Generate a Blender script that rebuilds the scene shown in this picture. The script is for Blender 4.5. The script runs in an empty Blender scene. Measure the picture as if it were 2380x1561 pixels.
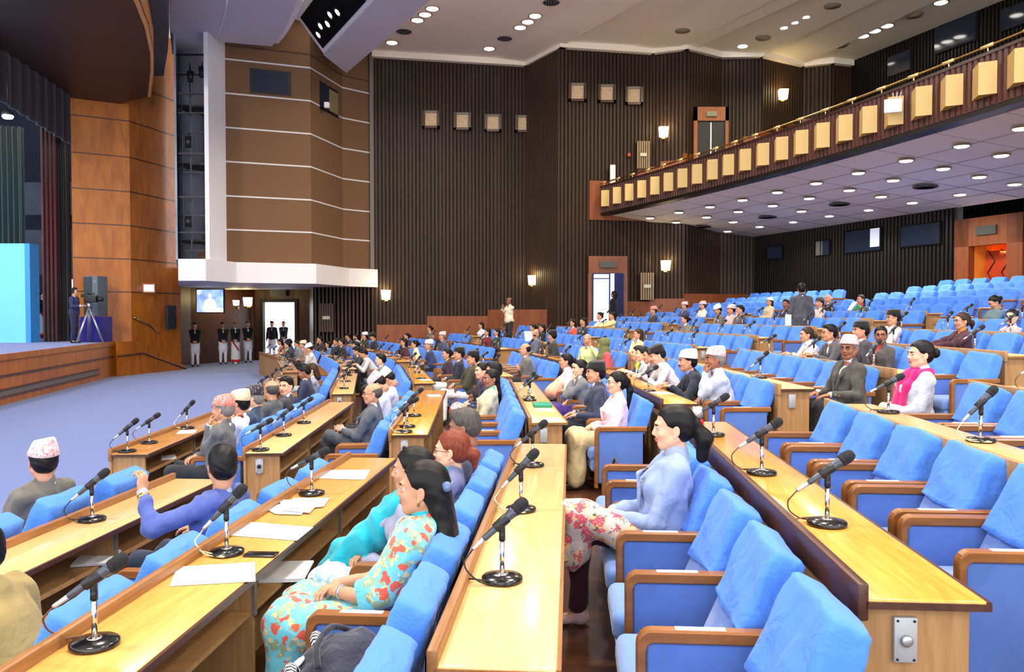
import bpy, math, random
import numpy as np
from mathutils import Vector, Matrix
R=math.radians
random.seed(7); RNG=np.random.default_rng(7)
SC=bpy.context.scene
COL=SC.collection
# ---------------------------------------------------------------- camera
ZC=2.02; FPX=1900.0; PITCH=math.atan(50.5/FPX)
cam_d=bpy.data.cameras.new('camera'); cam=bpy.data.objects.new('camera',cam_d); COL.objects.link(cam)
cam_d.sensor_width=36; cam_d.lens=36*FPX/2380; cam_d.clip_end=200; cam_d.clip_start=0.05
cam.location=(0,0,ZC); cam.rotation_euler=(math.pi/2-PITCH,0,0)
SC.camera=cam
SC.view_settings.view_transform='Standard'; SC.view_settings.look='None'
SC.view_settings.gamma=1; SC.view_settings.use_curve_mapping=False
SC.view_settings.exposure=0.5
# ---------------------------------------------------------------- world
w=bpy.data.worlds.new('world'); SC.world=w; w.use_nodes=True
w.node_tree.nodes['Background'].inputs[0].default_value=(0.95,0.97,1.0,1)
w.node_tree.nodes['Background'].inputs[1].default_value=2.6
# ---------------------------------------------------------------- large lights of the hall ceiling
def area(name,loc,size,power,col=(1,.93,.84),rot=(0,0,0),shape='DISK',spread=160,sy=None):
    d=bpy.data.lights.new(name,'AREA'); d.energy=power; d.size=size; d.color=col; d.shape=shape; d.spread=R(spread)
    if sy: d.size_y=sy
    o=bpy.data.objects.new(name,d); o.location=loc; o.rotation_euler=rot; COL.objects.link(o); return o
ZCEIL=11.9
for (x,y) in ((-4,4),(3,3),(9,4),(-4,11),(3,10),(-5,18),(1.5,17),(-1.5,24),(-8,12)):
    area('ceiling_lamp_light',(x,y,ZCEIL-.35),1.2,430,(1,.90,.78))
for (x,y) in ((10,26),(6,25.5)):
    area('ceiling_lamp_light',(x,y,ZCEIL-.35),1.2,330,(1,.84,.58))
for (x,y,z) in ((8.5,26.5,5.0),(10.5,21,5.0),(12,17,5.0),(9.5,23.5,5.2),(13,12,5.0)):
    area('balcony_soffit_light',(x,y,z),1.0,110,(1,.95,.88))
area('stage_front_light',(-12.5,14,8.6),1.4,500,(1,.9,.75),(R(40),0,R(20)))
area('stage_front_light',(-15,23,6.5),1.0,90,(.75,.88,1))
# ---------------------------------------------------------------- frame helpers
TH=R(4.06); CT,ST=math.cos(TH),math.sin(TH)
def uf(u,s,z=0.0): return Vector((u*CT+s*ST, -u*ST+s*CT, z))
_cp,_sp=math.cos(PITCH),math.sin(PITCH)
def ray(px,py):
    a=(px-1190)/FPX; b=(780.5-py)/FPX
    return Vector((a, _cp+b*_sp, -_sp+b*_cp))
def at_y(px,py,Y):
    d=ray(px,py); k=Y/d.y; return Vector((d.x*k,Y,ZC+d.z*k))
def at_z(px,py,z):
    d=ray(px,py); k=(z-ZC)/d.z; return Vector((d.x*k,d.y*k,z))
def px_of(p):
    x,y,z=p[0],p[1],p[2]-ZC
    dep=y*_cp-z*_sp; up=y*_sp+z*_cp
    return 1190+FPX*x/dep, 780.5-FPX*up/dep, dep
def lin(c):
    c=c/255.0
    return c/12.92 if c<=.04045 else ((c+.055)/1.055)**2.4
def rgb(r,g,b): return (lin(r),lin(g),lin(b),1)
# ---------------------------------------------------------------- materials
MC={}
def _new(name):
    m=bpy.data.materials.new(name); m.use_nodes=True
    nt=m.node_tree; b=nt.nodes['Principled BSDF']; return m,nt,b
def N(nt,t,**k):
    n=nt.nodes.new(t)
    for a,v in k.items():
        if a in n.inputs.keys() if False else False: pass
        setattr(n,a,v)
    return n
def ramp(nt,fac,stops,interp='LINEAR'):
    r=nt.nodes.new('ShaderNodeValToRGB'); r.color_ramp.interpolation=interp
    el=r.color_ramp.elements
    while len(el)<len(stops): el.new(.5)
    for e,(p,c) in zip(el,stops): e.position=p; e.color=c
    nt.links.new(fac,r.inputs[0]); return r.outputs[0]
def coords(nt,scale=(1,1,1),space='Object',rot=(0,0,0)):
    t=nt.nodes.new('ShaderNodeTexCoord'); mp=nt.nodes.new('ShaderNodeMapping')
    mp.inputs['Scale'].default_value=scale; mp.inputs['Rotation'].default_value=rot
    nt.links.new(t.outputs[space],mp.inputs[0]); return mp.outputs[0]
def noise(nt,vec,scale,detail=3,rough=.5,dist=0):
    n=nt.nodes.new('ShaderNodeTexNoise'); n.inputs['Scale'].default_value=scale
    n.inputs['Detail'].default_value=detail; n.inputs['Roughness'].default_value=rough; n.inputs['Distortion'].default_value=dist
    nt.links.new(vec,n.inputs['Vector']); return n.outputs['Fac']
def bump(nt,b,fac,strength,dist=.01):
    n=nt.nodes.new('ShaderNodeBump'); n.inputs['Strength'].default_value=strength; n.inputs['Distance'].default_value=dist
    nt.links.new(fac,n.inputs['Height']); nt.links.new(n.outputs[0],b.inputs['Normal'])
def mul(c,k): return (min(1,c[0]*k),min(1,c[1]*k),min(1,c[2]*k),1)
def M(name,col,rough=.5,spec=.35,metal=0,var=.08,vs=6,bmp=0,bs=60,emit=0,sheen=0,scale=(1,1,1),coat=0):
    if name in MC: return MC[name]
    m,nt,b=_new(name)
    b.inputs['Roughness'].default_value=rough; b.inputs['Specular IOR Level'].default_value=spec
    b.inputs['Metallic'].default_value=metal; b.inputs['Sheen Weight'].default_value=sheen
    b.inputs['Coat Weight'].default_value=coat
    if var>0:
        f=noise(nt,coords(nt,scale),vs,4)
        nt.links.new(ramp(nt,f,[(.3,mul(col,1-var)),(.7,mul(col,1+var))]),b.inputs['Base Color'])
    else: b.inputs['Base Color'].default_value=col
    if bmp>0: bump(nt,b,noise(nt,coords(nt),bs,5),bmp)
    if emit>0:
        b.inputs['Emission Color'].default_value=col; b.inputs['Emission Strength'].default_value=emit
    MC[name]=m; return m
def WOOD(name,c1,c2,rough=.35,scale=(1.2,14,14),sc=2.2,bmp=.03,spec=.4,coat=0):
    if name in MC: return MC[name]
    m,nt,b=_new(name); v=coords(nt,scale)
    f=noise(nt,v,sc,6,.6,.6); g=noise(nt,coords(nt,(.6,.6,.6)),1.3,2)
    a=nt.nodes.new('ShaderNodeMath'); a.operation='ADD'; nt.links.new(f,a.inputs[0])
    k=nt.nodes.new('ShaderNodeMath'); k.operation='MULTIPLY'; k.inputs[1].default_value=.5; nt.links.new(g,k.inputs[0]); nt.links.new(k.outputs[0],a.inputs[1])
    nt.links.new(ramp(nt,a.outputs[0],[(.5,c1),(.95,c2)]),b.inputs['Base Color'])
    b.inputs['Roughness'].default_value=rough; b.inputs['Specular IOR Level'].default_value=spec; b.inputs['Coat Weight'].default_value=coat
    b.inputs['Coat Roughness'].default_value=.15
    bump(nt,b,f,bmp)
    MC[name]=m; return m
def FABRIC(name,col,rough=.85,wr=.25,ws=9,sheen=.25,fine=.15,var=.12):
    if name in MC: return MC[name]
    m,nt,b=_new(name); v=coords(nt)
    f=noise(nt,v,ws,3,.55,.8); g=noise(nt,coords(nt),260,2)
    nt.links.new(ramp(nt,f,[(.25,mul(col,1-var)),(.75,mul(col,1+var))]),b.inputs['Base Color'])
    b.inputs['Roughness'].default_value=rough; b.inputs['Specular IOR Level'].default_value=.2
    b.inputs['Sheen Weight'].default_value=sheen
    n1=nt.nodes.new('ShaderNodeBump'); n1.inputs['Strength'].default_value=wr; n1.inputs['Distance'].default_value=.03; nt.links.new(f,n1.inputs['Height'])
    n2=nt.nodes.new('ShaderNodeBump'); n2.inputs['Strength'].default_value=fine; n2.inputs['Distance'].default_value=.002; nt.links.new(g,n2.inputs['Height'])
    nt.links.new(n1.outputs[0],n2.inputs['Normal']); nt.links.new(n2.outputs[0],b.inputs['Normal'])
    MC[name]=m; return m
def PRINT(name,base,cols,scale=22,density=.45,rough=.8,stripes=None):
    """cloth with scattered coloured blossoms"""
    if name in MC: return MC[name]
    m,nt,b=_new(name); v=coords(nt)
    cur=None
    prev=base
    mix=None
    for i,(c,sc_,th) in enumerate(cols):
        vo=nt.nodes.new('ShaderNodeTexVoronoi'); vo.inputs['Scale'].default_value=sc_
        ns=nt.nodes.new('ShaderNodeTexNoise'); ns.inputs['Scale'].default_value=sc_*1.7; nt.links.new(v,ns.inputs['Vector'])
        ad=nt.nodes.new('ShaderNodeMixRGB'); ad.inputs[0].default_value=.06; nt.links.new(v,ad.inputs[1]); nt.links.new(ns.outputs['Color'],ad.inputs[2])
        of=nt.nodes.new('ShaderNodeVectorMath'); of.operation='ADD'; of.inputs[1].default_value=(i*1.37,i*.71,i*2.3); nt.links.new(ad.outputs[0],of.inputs[0])
        nt.links.new(of.outputs[0],vo.inputs['Vector'])
        lt=nt.nodes.new('ShaderNodeMath'); lt.operation='LESS_THAN'; lt.inputs[1].default_value=th; nt.links.new(vo.outputs['Distance'],lt.inputs[0])
        mx=nt.nodes.new('ShaderNodeMixRGB'); mx.inputs[2].default_value=c; nt.links.new(lt.outputs[0],mx.inputs[0])
        if mix is None: mx.inputs[1].default_value=base
        else: nt.links.new(mix,mx.inputs[1])
        mix=mx.outputs[0]
    nt.links.new(mix,b.inputs['Base Color']); b.inputs['Roughness'].default_value=rough
    b.inputs['Specular IOR Level'].default_value=.25; b.inputs['Sheen Weight'].default_value=.2
    bump(nt,b,noise(nt,v,8,3),.3,.03)
    MC[name]=m; return m
def EMIT(name,col,st):
    if name in MC: return MC[name]
    m,nt,b=_new(name); b.inputs['Base Color'].default_value=(.8,.8,.8,1)
    b.inputs['Emission Color'].default_value=col; b.inputs['Emission Strength'].default_value=st
    MC[name]=m; return m
# ---------------------------------------------------------------- mesh builder
class MB:
    def __init__(s): s.v=[]; s.f=[]; s.m=[]; s.sm=[]
    def add(s,vs,fs,mi=0,smooth=False):
        o=len(s.v); s.v.extend([tuple(v) for v in vs]); s.f.extend([tuple(i+o for i in f) for f in fs])
        s.m.extend([mi]*len(fs)); s.sm.extend([smooth]*len(fs)); return s
    def box(s,x0,x1,y0,y1,z0,z1,mi=0,mat=None,bev=0):
        if bev>0: return s.rbox(x0,x1,y0,y1,z0,z1,bev,mi,mat)
        vs=[(x,y,z) for z in (z0,z1) for y in (y0,y1) for x in (x0,x1)]
        if mat is not None: vs=[mat@Vector(v) for v in vs]
        return s.add(vs,[(0,2,3,1),(4,5,7,6),(0,1,5,4),(2,6,7,3),(0,4,6,2),(1,3,7,5)],mi)
    def rbox(s,x0,x1,y0,y1,z0,z1,b,mi=0,mat=None,seg=2,smooth=True):
        """box with rounded edges (superellipsoid-style cube sphere)"""
        n=seg*2+2
        cx,cy,cz=(x0+x1)/2,(y0+y1)/2,(z0+z1)/2; hx,hy,hz=abs(x1-x0)/2,abs(y1-y0)/2,abs(z1-z0)/2
        b=min(b,hx*.98,hy*.98,hz*.98)
        key={}; vs=[]; fs=[]
        t=[-1-0j]
        ang=[math.tan(R(-45+90*i/(2*seg)))for i in range(2*seg+1)]
        ts=[a for a in ang]
        # param list per axis: first seg+1 at low corner, last seg+1 at high corner
        par=[(-1,a) for a in ts[:seg+1]]+[(1,a) for a in ts[seg:]]
        def P(ax,sg,i,j):
            (si,a),(sj,c)=par[i],par[j]
            d=[0,0,0]; o=[0,0,0]
            d[ax]=sg; d[(ax+1)%3]=a; d[(ax+2)%3]=c
            o[ax]=sg; o[(ax+1)%3]=si; o[(ax+2)%3]=sj
            L=math.sqrt(sum(q*q for q in d)); 
            p=(cx+o[0]*(hx-b)+d[0]/L*b, cy+o[1]*(hy-b)+d[1]/L*b, cz+o[2]*(hz-b)+d[2]/L*b)
            k=(round(p[0],5),round(p[1],5),round(p[2],5))
            if k not in key: key[k]=len(vs); vs.append(p)
            return key[k]
        m_=len(par)
        for ax in range(3):
            for sg in (-1,1):
                for i in range(m_-1):
                    for j in range(m_-1):
                        q=[P(ax,sg,i,j),P(ax,sg,i+1,j),P(ax,sg,i+1,j+1),P(ax,sg,i,j+1)]
                        if sg<0: q=q[::-1]
                        qq=[]
                        for k_ in q:
                            if k_ not in qq: qq.append(k_)
                        if len(qq)>2: fs.append(qq)
        if mat is not None: vs=[mat@Vector(v) for v in vs]
        return s.add(vs,fs,mi,smooth)
    def lathe(s,prof,c=(0,0,0),n=16,mi=0,axis=None,smooth=True,sx=1,sy=1):
        """prof: [(r,z)...] around local z through c; axis: direction vector"""
        Mx=Matrix.Translation(Vector(c))
        if axis is not None: Mx=Mx@Vector((0,0,1)).rotation_difference(Vector(axis)).to_matrix().to_4x4()
        vs=[];fs=[]
        for (r,z) in prof:
            for k in range(n):
                a=2*math.pi*k/n; vs.append(Mx@Vector((r*math.cos(a)*sx,r*math.sin(a)*sy,z)))
        for i in range(len(prof)-1):
            for k in range(n):
                k2=(k+1)%n; fs.append((i*n+k,i*n+k2,(i+1)*n+k2,(i+1)*n+k))
        fs.append(tuple(range(n))[::-1]); fs.append(tuple((len(prof)-1)*n+k for k in range(n)))
        return s.add(vs,fs,mi,smooth)
    def cyl(s,a,b,r,r2=None,n=12,mi=0,smooth=True):
        a=Vector(a);b=Vector(b); r2=r if r2 is None else r2
        return s.lathe([(r,0),(r2,(b-a).length)],a,n,mi,(b-a),smooth)
    def tube(s,pts,r,n=6,mi=0):
        pts=[Vector(p) for p in pts]; vs=[];fs=[]; up=Vector((0,0,1)); pn=None
        for i,p in enumerate(pts):
            t=(pts[min(i+1,len(pts)-1)]-pts[max(i-1,0)]).normalized()
            if pn is None:
                pn=t.cross(up if abs(t.z)<.9 else Vector((1,0,0))).normalized()
            else: pn=(pn-t*pn.dot(t)).normalized()
            bn=t.cross(pn)
            for k in range(n):
                a=2*math.pi*k/n; vs.append(p+pn*math.cos(a)*r+bn*math.sin(a)*r)
        for i in range(len(pts)-1):
            for k in range(n):
                k2=(k+1)%n; fs.append((i*n+k,i*n+k2,(i+1)*n+k2,(i+1)*n+k))
        fs.append(tuple(range(n))[::-1]); fs.append(tuple((len(pts)-1)*n+k for k in range(n)))
        return s.add(vs,fs,mi,True)
    def prism(s,poly,z0,z1,mi=0,mat=None):
        """poly: xy outline CCW"""
        n=len(poly); vs=[(p[0],p[1],z0) for p in poly]+[(p[0],p[1],z1) for p in poly]
        if mat is not None: vs=[mat@Vector(v) for v in vs]
        fs=[tuple(range(n))[::-1],tuple(range(n,2*n))]+[(i,(i+1)%n,(i+1)%n+n,i+n) for i in range(n)]
        return s.add(vs,fs,mi)
    def mesh(s,name,mats):
        me=bpy.data.meshes.new(name); me.from_pydata(s.v,[],s.f)
        for m in mats: me.materials.append(m)
        me.polygons.foreach_set('material_index',s.m); me.polygons.foreach_set('use_smooth',s.sm); me.update()
        return me
    def build(s,name,mats,parent=None,loc=None):
        if not isinstance(mats,(list,tuple)): mats=[mats]
        o=bpy.data.objects.new(name,s.mesh(name,mats)); COL.objects.link(o)
        if parent is not None: o.parent=parent
        if loc is not None: o.location=loc
        return o
def smooth_path(pts,k=4):
    pts=[Vector(p) for p in pts]; out=[]
    for i in range(len(pts)-1):
        p0=pts[max(i-1,0)];p1=pts[i];p2=pts[i+1];p3=pts[min(i+2,len(pts)-1)]
        for j in range(k):
            t=j/k; out.append(.5*((2*p1)+(p2-p0)*t+(2*p0-5*p1+4*p2-p3)*t*t+(3*p1-p0-3*p2+p3)*t**3))
    out.append(pts[-1]); return out
def tag(o,label=None,cat=None,group=None,kind=None):
    if label: o['label']=label
    if cat: o['category']=cat
    if group: o['group']=group
    if kind: o['kind']=kind
    return o
def struct(o): o['kind']='structure'; return o
def thing(name,label,cat,loc=(0,0,0),rz=0,group=None):
    o=bpy.data.objects.new(name,None); COL.objects.link(o); o.location=loc; o.rotation_euler=(0,0,rz)
    o.empty_display_size=.1
    return tag(o,label,cat,group)
def copy_tree(o,parent=None):
    c=o.copy(); COL.objects.link(c)
    if parent is not None: c.parent=parent
    for ch in o.children: copy_tree(ch,c)
    return c
ORD=['first','second','third','fourth','fifth','sixth','seventh','eighth','ninth','tenth','eleventh','twelfth','thirteenth','fourteenth','fifteenth','sixteenth','seventeenth','eighteenth']
# ---------------------------------------------------------------- palette
wood_top=WOOD('desk_top_wood',rgb(208,164,104),rgb(228,190,130),.28,coat=.35)
wood_amber=WOOD('desk_amber_wood',rgb(196,128,42),rgb(226,164,70),.25,coat=.45)
wood_body=WOOD('desk_body_wood',rgb(148,108,66),rgb(176,134,88),.5,(14,14,1.2))
wood_lip=WOOD('desk_lip_wood',rgb(122,80,40),rgb(154,106,60),.35)
wood_dark=WOOD('dark_edge_wood',rgb(58,34,26),rgb(84,50,36),.35)
wood_arm=WOOD('arm_rail_wood',rgb(120,72,32),rgb(154,98,50),.3,(8,1.5,8))
wood_orange=WOOD('stage_panel_wood',rgb(146,76,16),rgb(190,110,28),.38,(3,3,.7),1.6)
wood_red=WOOD('wainscot_wood',rgb(112,56,26),rgb(142,78,38),.4,(4,4,.7),1.6)
floor_wood=WOOD('floor_boards',rgb(50,26,16),rgb(92,54,34),.3,(.8,7,1),2.5,coat=.3)
chair_blue=FABRIC('chair_velvet_blue',rgb(82,114,186),.8,.12,4,.35,.3,.14)
seat_blue=FABRIC('seat_velvet_blue',rgb(108,142,208),.8,.15,4,.35,.3,.12)
cover_blue=FABRIC('chair_cover_blue',rgb(76,132,228),.75,.5,7,.1,.05,.05)
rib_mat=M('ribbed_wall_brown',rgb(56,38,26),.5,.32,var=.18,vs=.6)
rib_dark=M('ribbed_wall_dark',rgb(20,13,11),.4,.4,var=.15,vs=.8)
ceil_mat=M('ceiling_plaster',rgb(252,240,222),.75,.2,var=.03,vs=.4)
soffit_mat=M('soffit_plaster',rgb(222,214,206),.7,.2,var=.03,vs=.5)
grey_panel=M('ceiling_grey_panel',rgb(196,192,200),.7,.2,var=.03,vs=.4)
white_plaster=M('white_plaster',rgb(224,220,222),.6,.25,var=.02,vs=.7)
brown_panel=M('tower_brown_panel',rgb(114,84,60),.8,.15,var=.03,vs=.5,bmp=.05,bs=200)
white_line=M('white_joint',rgb(205,200,198),.6,.2,var=0)
carpet=M('blue_carpet',rgb(84,106,172),.95,.1,var=.1,vs=30,bmp=.4,bs=300,sheen=.3)
black=M('black_plastic',rgb(24,24,27),.42,.4,var=0)
black_gloss=M('black_enamel',rgb(16,16,18),.16,.6,var=0)
chrome=M('chrome',rgb(215,210,205),.14,.5,metal=1,var=0)
silver=M('silver_metal',rgb(185,186,190),.35,.5,metal=.8,var=0)
brass=M('brass',rgb(196,158,88),.25,.5,metal=1,var=0)
paper=M('paper_white',rgb(236,238,242),.7,.2,var=.02,vs=20)
dark_void=M('dark_recess',rgb(14,13,15),.9,.1,var=0)
glass_dark=M('dark_glass',rgb(34,44,60),.08,.6,var=.1,vs=2)
lamp_disc=EMIT('lamp_disc_glow',(1,.96,.88,1),9)
sconce_glow=EMIT('sconce_glow',(1,.78,.36,1),7)
# ================================================================ ROOM SHELL
def V2(x,y): return Vector((x,y))
# ---- ribbed (fluted) wall: real ribs along a polyline
def ribbed(name,path,z0,z1,mat,pitch=.14,depth=.05,zf=None,kind=True,parent=None):
    mb=MB(); 
    for (ax,ay),(bx,by) in zip(path[:-1],path[1:]):
        a=V2(ax,ay);b=V2(bx,by); L=(b-a).length; n=max(1,int(L/pitch)); d=(b-a)/n; nrm=V2((b-a).y,-(b-a).x).normalized()
        prof=[(0,0),(.28,0),(.40,depth),(.88,depth),(1,0)]
        pts=[]
        for i in range(n):
            for (t,h) in prof[:-1]: pts.append((a+d*(i+t)+nrm*h))
        pts.append(b)
        vs=[]; 
        for p in pts: vs.append((p.x,p.y,z0)); vs.append((p.x,p.y,z1))
        fs=[(2*i,2*i+2,2*i+3,2*i+1) for i in range(len(pts)-1)]
        mb.add(vs,fs)
        # backing thickness
        q=[a,b,b-nrm*.18,a-nrm*.18]
        mb.prism([(p.x,p.y) for p in q][::-1],z0,z1)
    return mb.build(name,mat,parent)
def wallseg(mb,a,b,z0,z1,th=.15,mi=0):
    a=V2(*a);b=V2(*b); n=V2((b-a).y,-(b-a).x).normalized()
    q=[a,b,b-n*th,a-n*th]
    mb.prism([(p.x,p.y) for p in q][::-1],z0,z1,mi)
# far side wall of the hall (zig-zag, fluted)
far_path=[(-7.57,31.15),(-5.25,31.15),(.51,32.3),(1.74,30.1),(5.23,30.8),(6.41,30.3),(7.9,31.3),(9.44,31.2),(11.4,32.4),(12.4,32.0),(13.3,32.3)]
struct(ribbed('wall_far',far_path,.0,ZCEIL,rib_mat))
bdir=V2(.334,-.943)
def bw(x,y,t): p=V2(x,y)+bdir*t; return (p.x,p.y)
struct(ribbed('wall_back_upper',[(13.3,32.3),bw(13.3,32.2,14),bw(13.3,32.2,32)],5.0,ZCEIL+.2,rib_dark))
# lower back wall below the balcony, with the door opening towards the right
dz=[at_y(2258,640,18.6),at_y(2345,640,18.0)]
LB=(9.25,31.2)
def lb_t(px):   # distance along the back wall where pixel column px meets it
    k=(px-1190)/FPX*1.0; return (k*LB[1]-LB[0])/(.334+k*.943)
t0,t1=lb_t(2256),lb_t(2344)
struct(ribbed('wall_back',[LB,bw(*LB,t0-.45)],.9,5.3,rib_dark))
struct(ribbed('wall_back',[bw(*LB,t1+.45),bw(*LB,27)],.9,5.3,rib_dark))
def on_bw(t,off,z): p=V2(*LB)+bdir*t; n=V2(-.943,-.334); p=p+n*off; return Vector((p.x,p.y,z))
BWZ=math.atan2(-.943,.334)
def bwbox(mb,t0_,t1_,o0,o1,z0,z1,mi=0):
    q=[on_bw(t0_,o0,0),on_bw(t1_,o0,0),on_bw(t1_,o1,0),on_bw(t0_,o1,0)]
    mb.prism([(p.x,p.y) for p in q],z0,z1,mi)
# door (right, under the balcony): orange frame, red quilted leaf standing open
zt=3.85
mb=MB(); bwbox(mb,t0-.45,t0,-.1,.12,1.6,4.6); bwbox(mb,t1,t1+.45,-.1,.12,1.6,4.6); bwbox(mb,t0-.45,t1+.45,-.1,.12,zt,4.6)
fr=struct(mb.build('door_1',wood_red))
mb=MB(); bwbox(mb,t0-.1,t1+.1,-1.5,-1.4,1.6,4.2); bwbox(mb,t1,t1+.1,-1.5,-.1,1.6,4.2); bwbox(mb,t0-.1,t0,-1.5,-.1,1.6,4.2)
mb.build('door_lobby_panel',WOOD('lobby_wood_lit',rgb(214,130,40),rgb(240,160,60),.5,(3,3,1)),fr)
mb=MB(); bwbox(mb,t0+.02,t0+(t1-t0)*.62,-.55,-.48,1.7,zt-.12)
lf=mb.build('door_leaf',M('quilted_red_leather',rgb(190,66,28),.35,.5,var=.15,vs=2),fr)
mb=MB()
for k in range(2):
    for j in range(3):
        z=1.9+j*.62
        a=on_bw(t0+.1+k*.42,-.46,z);b=on_bw(t0+.32+k*.42,-.46,z+.31);c=on_bw(t0+.1+k*.42,-.46,z+.62)
        mb.tube([a,b,c],.012,5)
mb.build('quilting_cord',black,lf)
p=on_bw((t0+t1)/2,-.7,3.7)
area('door_lobby_light',tuple(p),.5,26,(1,.7,.35))
mb=MB(); bwbox(mb,(t0+t1)/2-.3,(t0+t1)/2+.3,.12,.18,4.12,4.35)
tag(mb.build('exit_sign',M('unlit_sign',rgb(70,74,66),.4,.4,var=0)),'unlit exit sign above the open orange doorway under the balcony','sign')
# projection windows in the lower back wall
for i,(xa,xb,ya,yb) in enumerate(((1785,1822,575,602),(1898,1932,562,594),(1965,2052,540,588),(2094,2190,528,574))):
    ta,tb=lb_t(xa),lb_t(xb); za=at_y(xa,yb,on_bw(ta,0,0).y).z; zb=at_y(xa,ya,on_bw(ta,0,0).y).z
    mb=MB(); bwbox(mb,ta,tb,.0,.09,za-.04,zb+.04)
    f=struct(mb.build('window_%d'%(i+1),dark_void))
    mb=MB(); bwbox(mb,ta+.05,tb-.05,.09,.1,za,zb); mb.build('pane',glass_dark,f)
    if i==1:
        mb=MB(); bwbox(mb,(ta+tb)/2-.03,(ta+tb)/2+.02,.10,.12,za,zb); bwbox(mb,ta+.05,(ta+tb)/2-.1,.10,.115,za,zb)
        mb.build('window_blind',M('grey_blind',rgb(96,98,92),.7,.2,var=.2,vs=9),f)
    if i==2:
        mb=MB(); bwbox(mb,tb-.45,tb-.08,.1,.115,za+.1,zb); mb.build('window_glow',EMIT('projection_room_glow',(.25,.38,.62,1),.35),f)
        mb=MB(); 
        for k in range(3): bwbox(mb,tb-.30+k*.07,tb-.27+k*.07,.115,.125,za+.12+.05*(k%2),za+.16+.05*(k%2))
        mb.build('equipment_lamp',EMIT('equipment_led',(.4,.3,1,1),5),f)
for (xa,xb,ya,yb) in ((2060,2112,135,180),(2168,2262,68,128),(2320,2380,25,75)):
    # unlit windows of the upper gallery wall
    k=(xa-1190)/FPX; ta=(k*32.2-13.3)/(.334+k*.943); k=(xb-1190)/FPX; tb=(k*32.2-13.3)/(.334+k*.943)
    n=V2(-.943,-.334)
    P=[V2(13.3,32.2)+bdir*t+n*o for t,o in ((ta,0),(tb,0),(tb,.1),(ta,.1))]
    za=at_y(xa,yb,P[0].y).z; zb=at_y(xa,ya,P[0].y).z
    mb=MB(); mb.prism([(p.x,p.y) for p in P],za,zb); struct(mb.build('window_%d'%(5+(xa>2100)+(xa>2300)),glass_dark))
# ---- ceiling: one slab with long joint ridges
cx=[(-30,-8),(34,-8),(34,60),(-30,60)]
mb=MB(); mb.prism([(-24,-7),(30,-7),(30,40),(-24,40)],ZCEIL,ZCEIL+.3)
struct(mb.build('ceiling',ceil_mat))
def ceil_strip(pa,pb,wd,drop,name,mat):
    a=at_z(*pa,ZCEIL);b=at_z(*pb,ZCEIL); a=a.xy;b=b.xy; d=(b-a).normalized(); b=b+d*14; a=a-d*.3; n=V2(d.y,-d.x)
    mb=MB(); q=[a,b,b+n*wd,a+n*wd]
    mb.add([(q[0].x,q[0].y,ZCEIL),(q[1].x,q[1].y,ZCEIL),(q[1].x,q[1].y,ZCEIL-drop),(q[0].x,q[0].y,ZCEIL-drop),(q[3].x,q[3].y,ZCEIL),(q[2].x,q[2].y,ZCEIL)],
           [(0,1,2,3),(3,2,5,4),(0,3,4),(1,5,2)])
    return struct(mb.build(name,mat))
ti=0
for (pa,pb) in (((1225,145),(1480,2)),((1620,104),(1840,2)),((1775,120),(2010,8)),((1870,142),(2160,2)),((1560,112),(1780,2))):
    ti+=1; ceil_strip(pa,pb,1.6,.10,'trim_%d'%ti,ceil_mat)
# cornice step along the far wall
mb=MB()
cp=[(x,y-.0) for x,y in far_path[1:]]
for (a,b) in zip(cp[:-1],cp[1:]): wallseg(mb,(a[0],a[1]-.28),(b[0],b[1]-.28),ZCEIL-.22,ZCEIL,.3)
struct(mb.build('trim_6',ceil_mat))
# ---- hanging grey ceiling reflectors (upper left)
def slab(name,poly,z0,z1,mat): 
    mb=MB(); 
    a=sum((poly[i][0]*poly[(i+1)%len(poly)][1]-poly[(i+1)%len(poly)][0]*poly[i][1]) for i in range(len(poly)))
    if a<0: poly=poly[::-1]
    mb.prism(poly,z0,z1); return mb.build(name,mat)
def zp(px,py,z): p=at_z(px,py,z); return (p.x,p.y)
def curvesl(p0,p1,p2,n=7):
    p0,p1,p2=Vector(p0),Vector(p1),Vector(p2)
    return [tuple(p0*(1-t)**2+p1*2*t*(1-t)+p2*t*t) for t in [i/(n-1) for i in range(n)]]
z1=10.7
e0,e1,e2=zp(632,108,z1),zp(668,70,z1),zp(690,0,z1)
near=(e2[0]+3.2,e2[1]-9)
farleft=zp(400,126,z1); fl2=zp(520,98,z1)
poly=curvesl(e0,e1,e2)+[near,(zp(402,0,z1)[0]+2.2,near[1]),zp(398,-10,z1),zp(394,60,z1),farleft,fl2]
o=slab('ceiling_reflector',poly,z1,z1+.12,grey_panel); rf=o
tag(o,'large grey curved ceiling reflector panel above the white column, nearest the stage canopy','ceiling panel')
mb=MB(); pts=curvesl(e0,e1,e2)+[near]
for a,b in zip(pts[:-1],pts[1:]): wallseg(mb,a,b,z1+.12,ZCEIL,.2)
mb.build('reflector_edge',M('reflector_edge_lit',rgb(225,222,226),.6,.2,var=0),rf)
mb=MB()
pa,pb,pc=zp(500,98,z1-.005),zp(520,50,z1-.005),zp(528,0,z1-.005)
c2=curvesl(pa,pb,pc,9)
mb.tube([(x,y,z1-.004) for x,y in c2],.03,6); mb.build('reflector_joint',white_plaster,rf)
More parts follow.
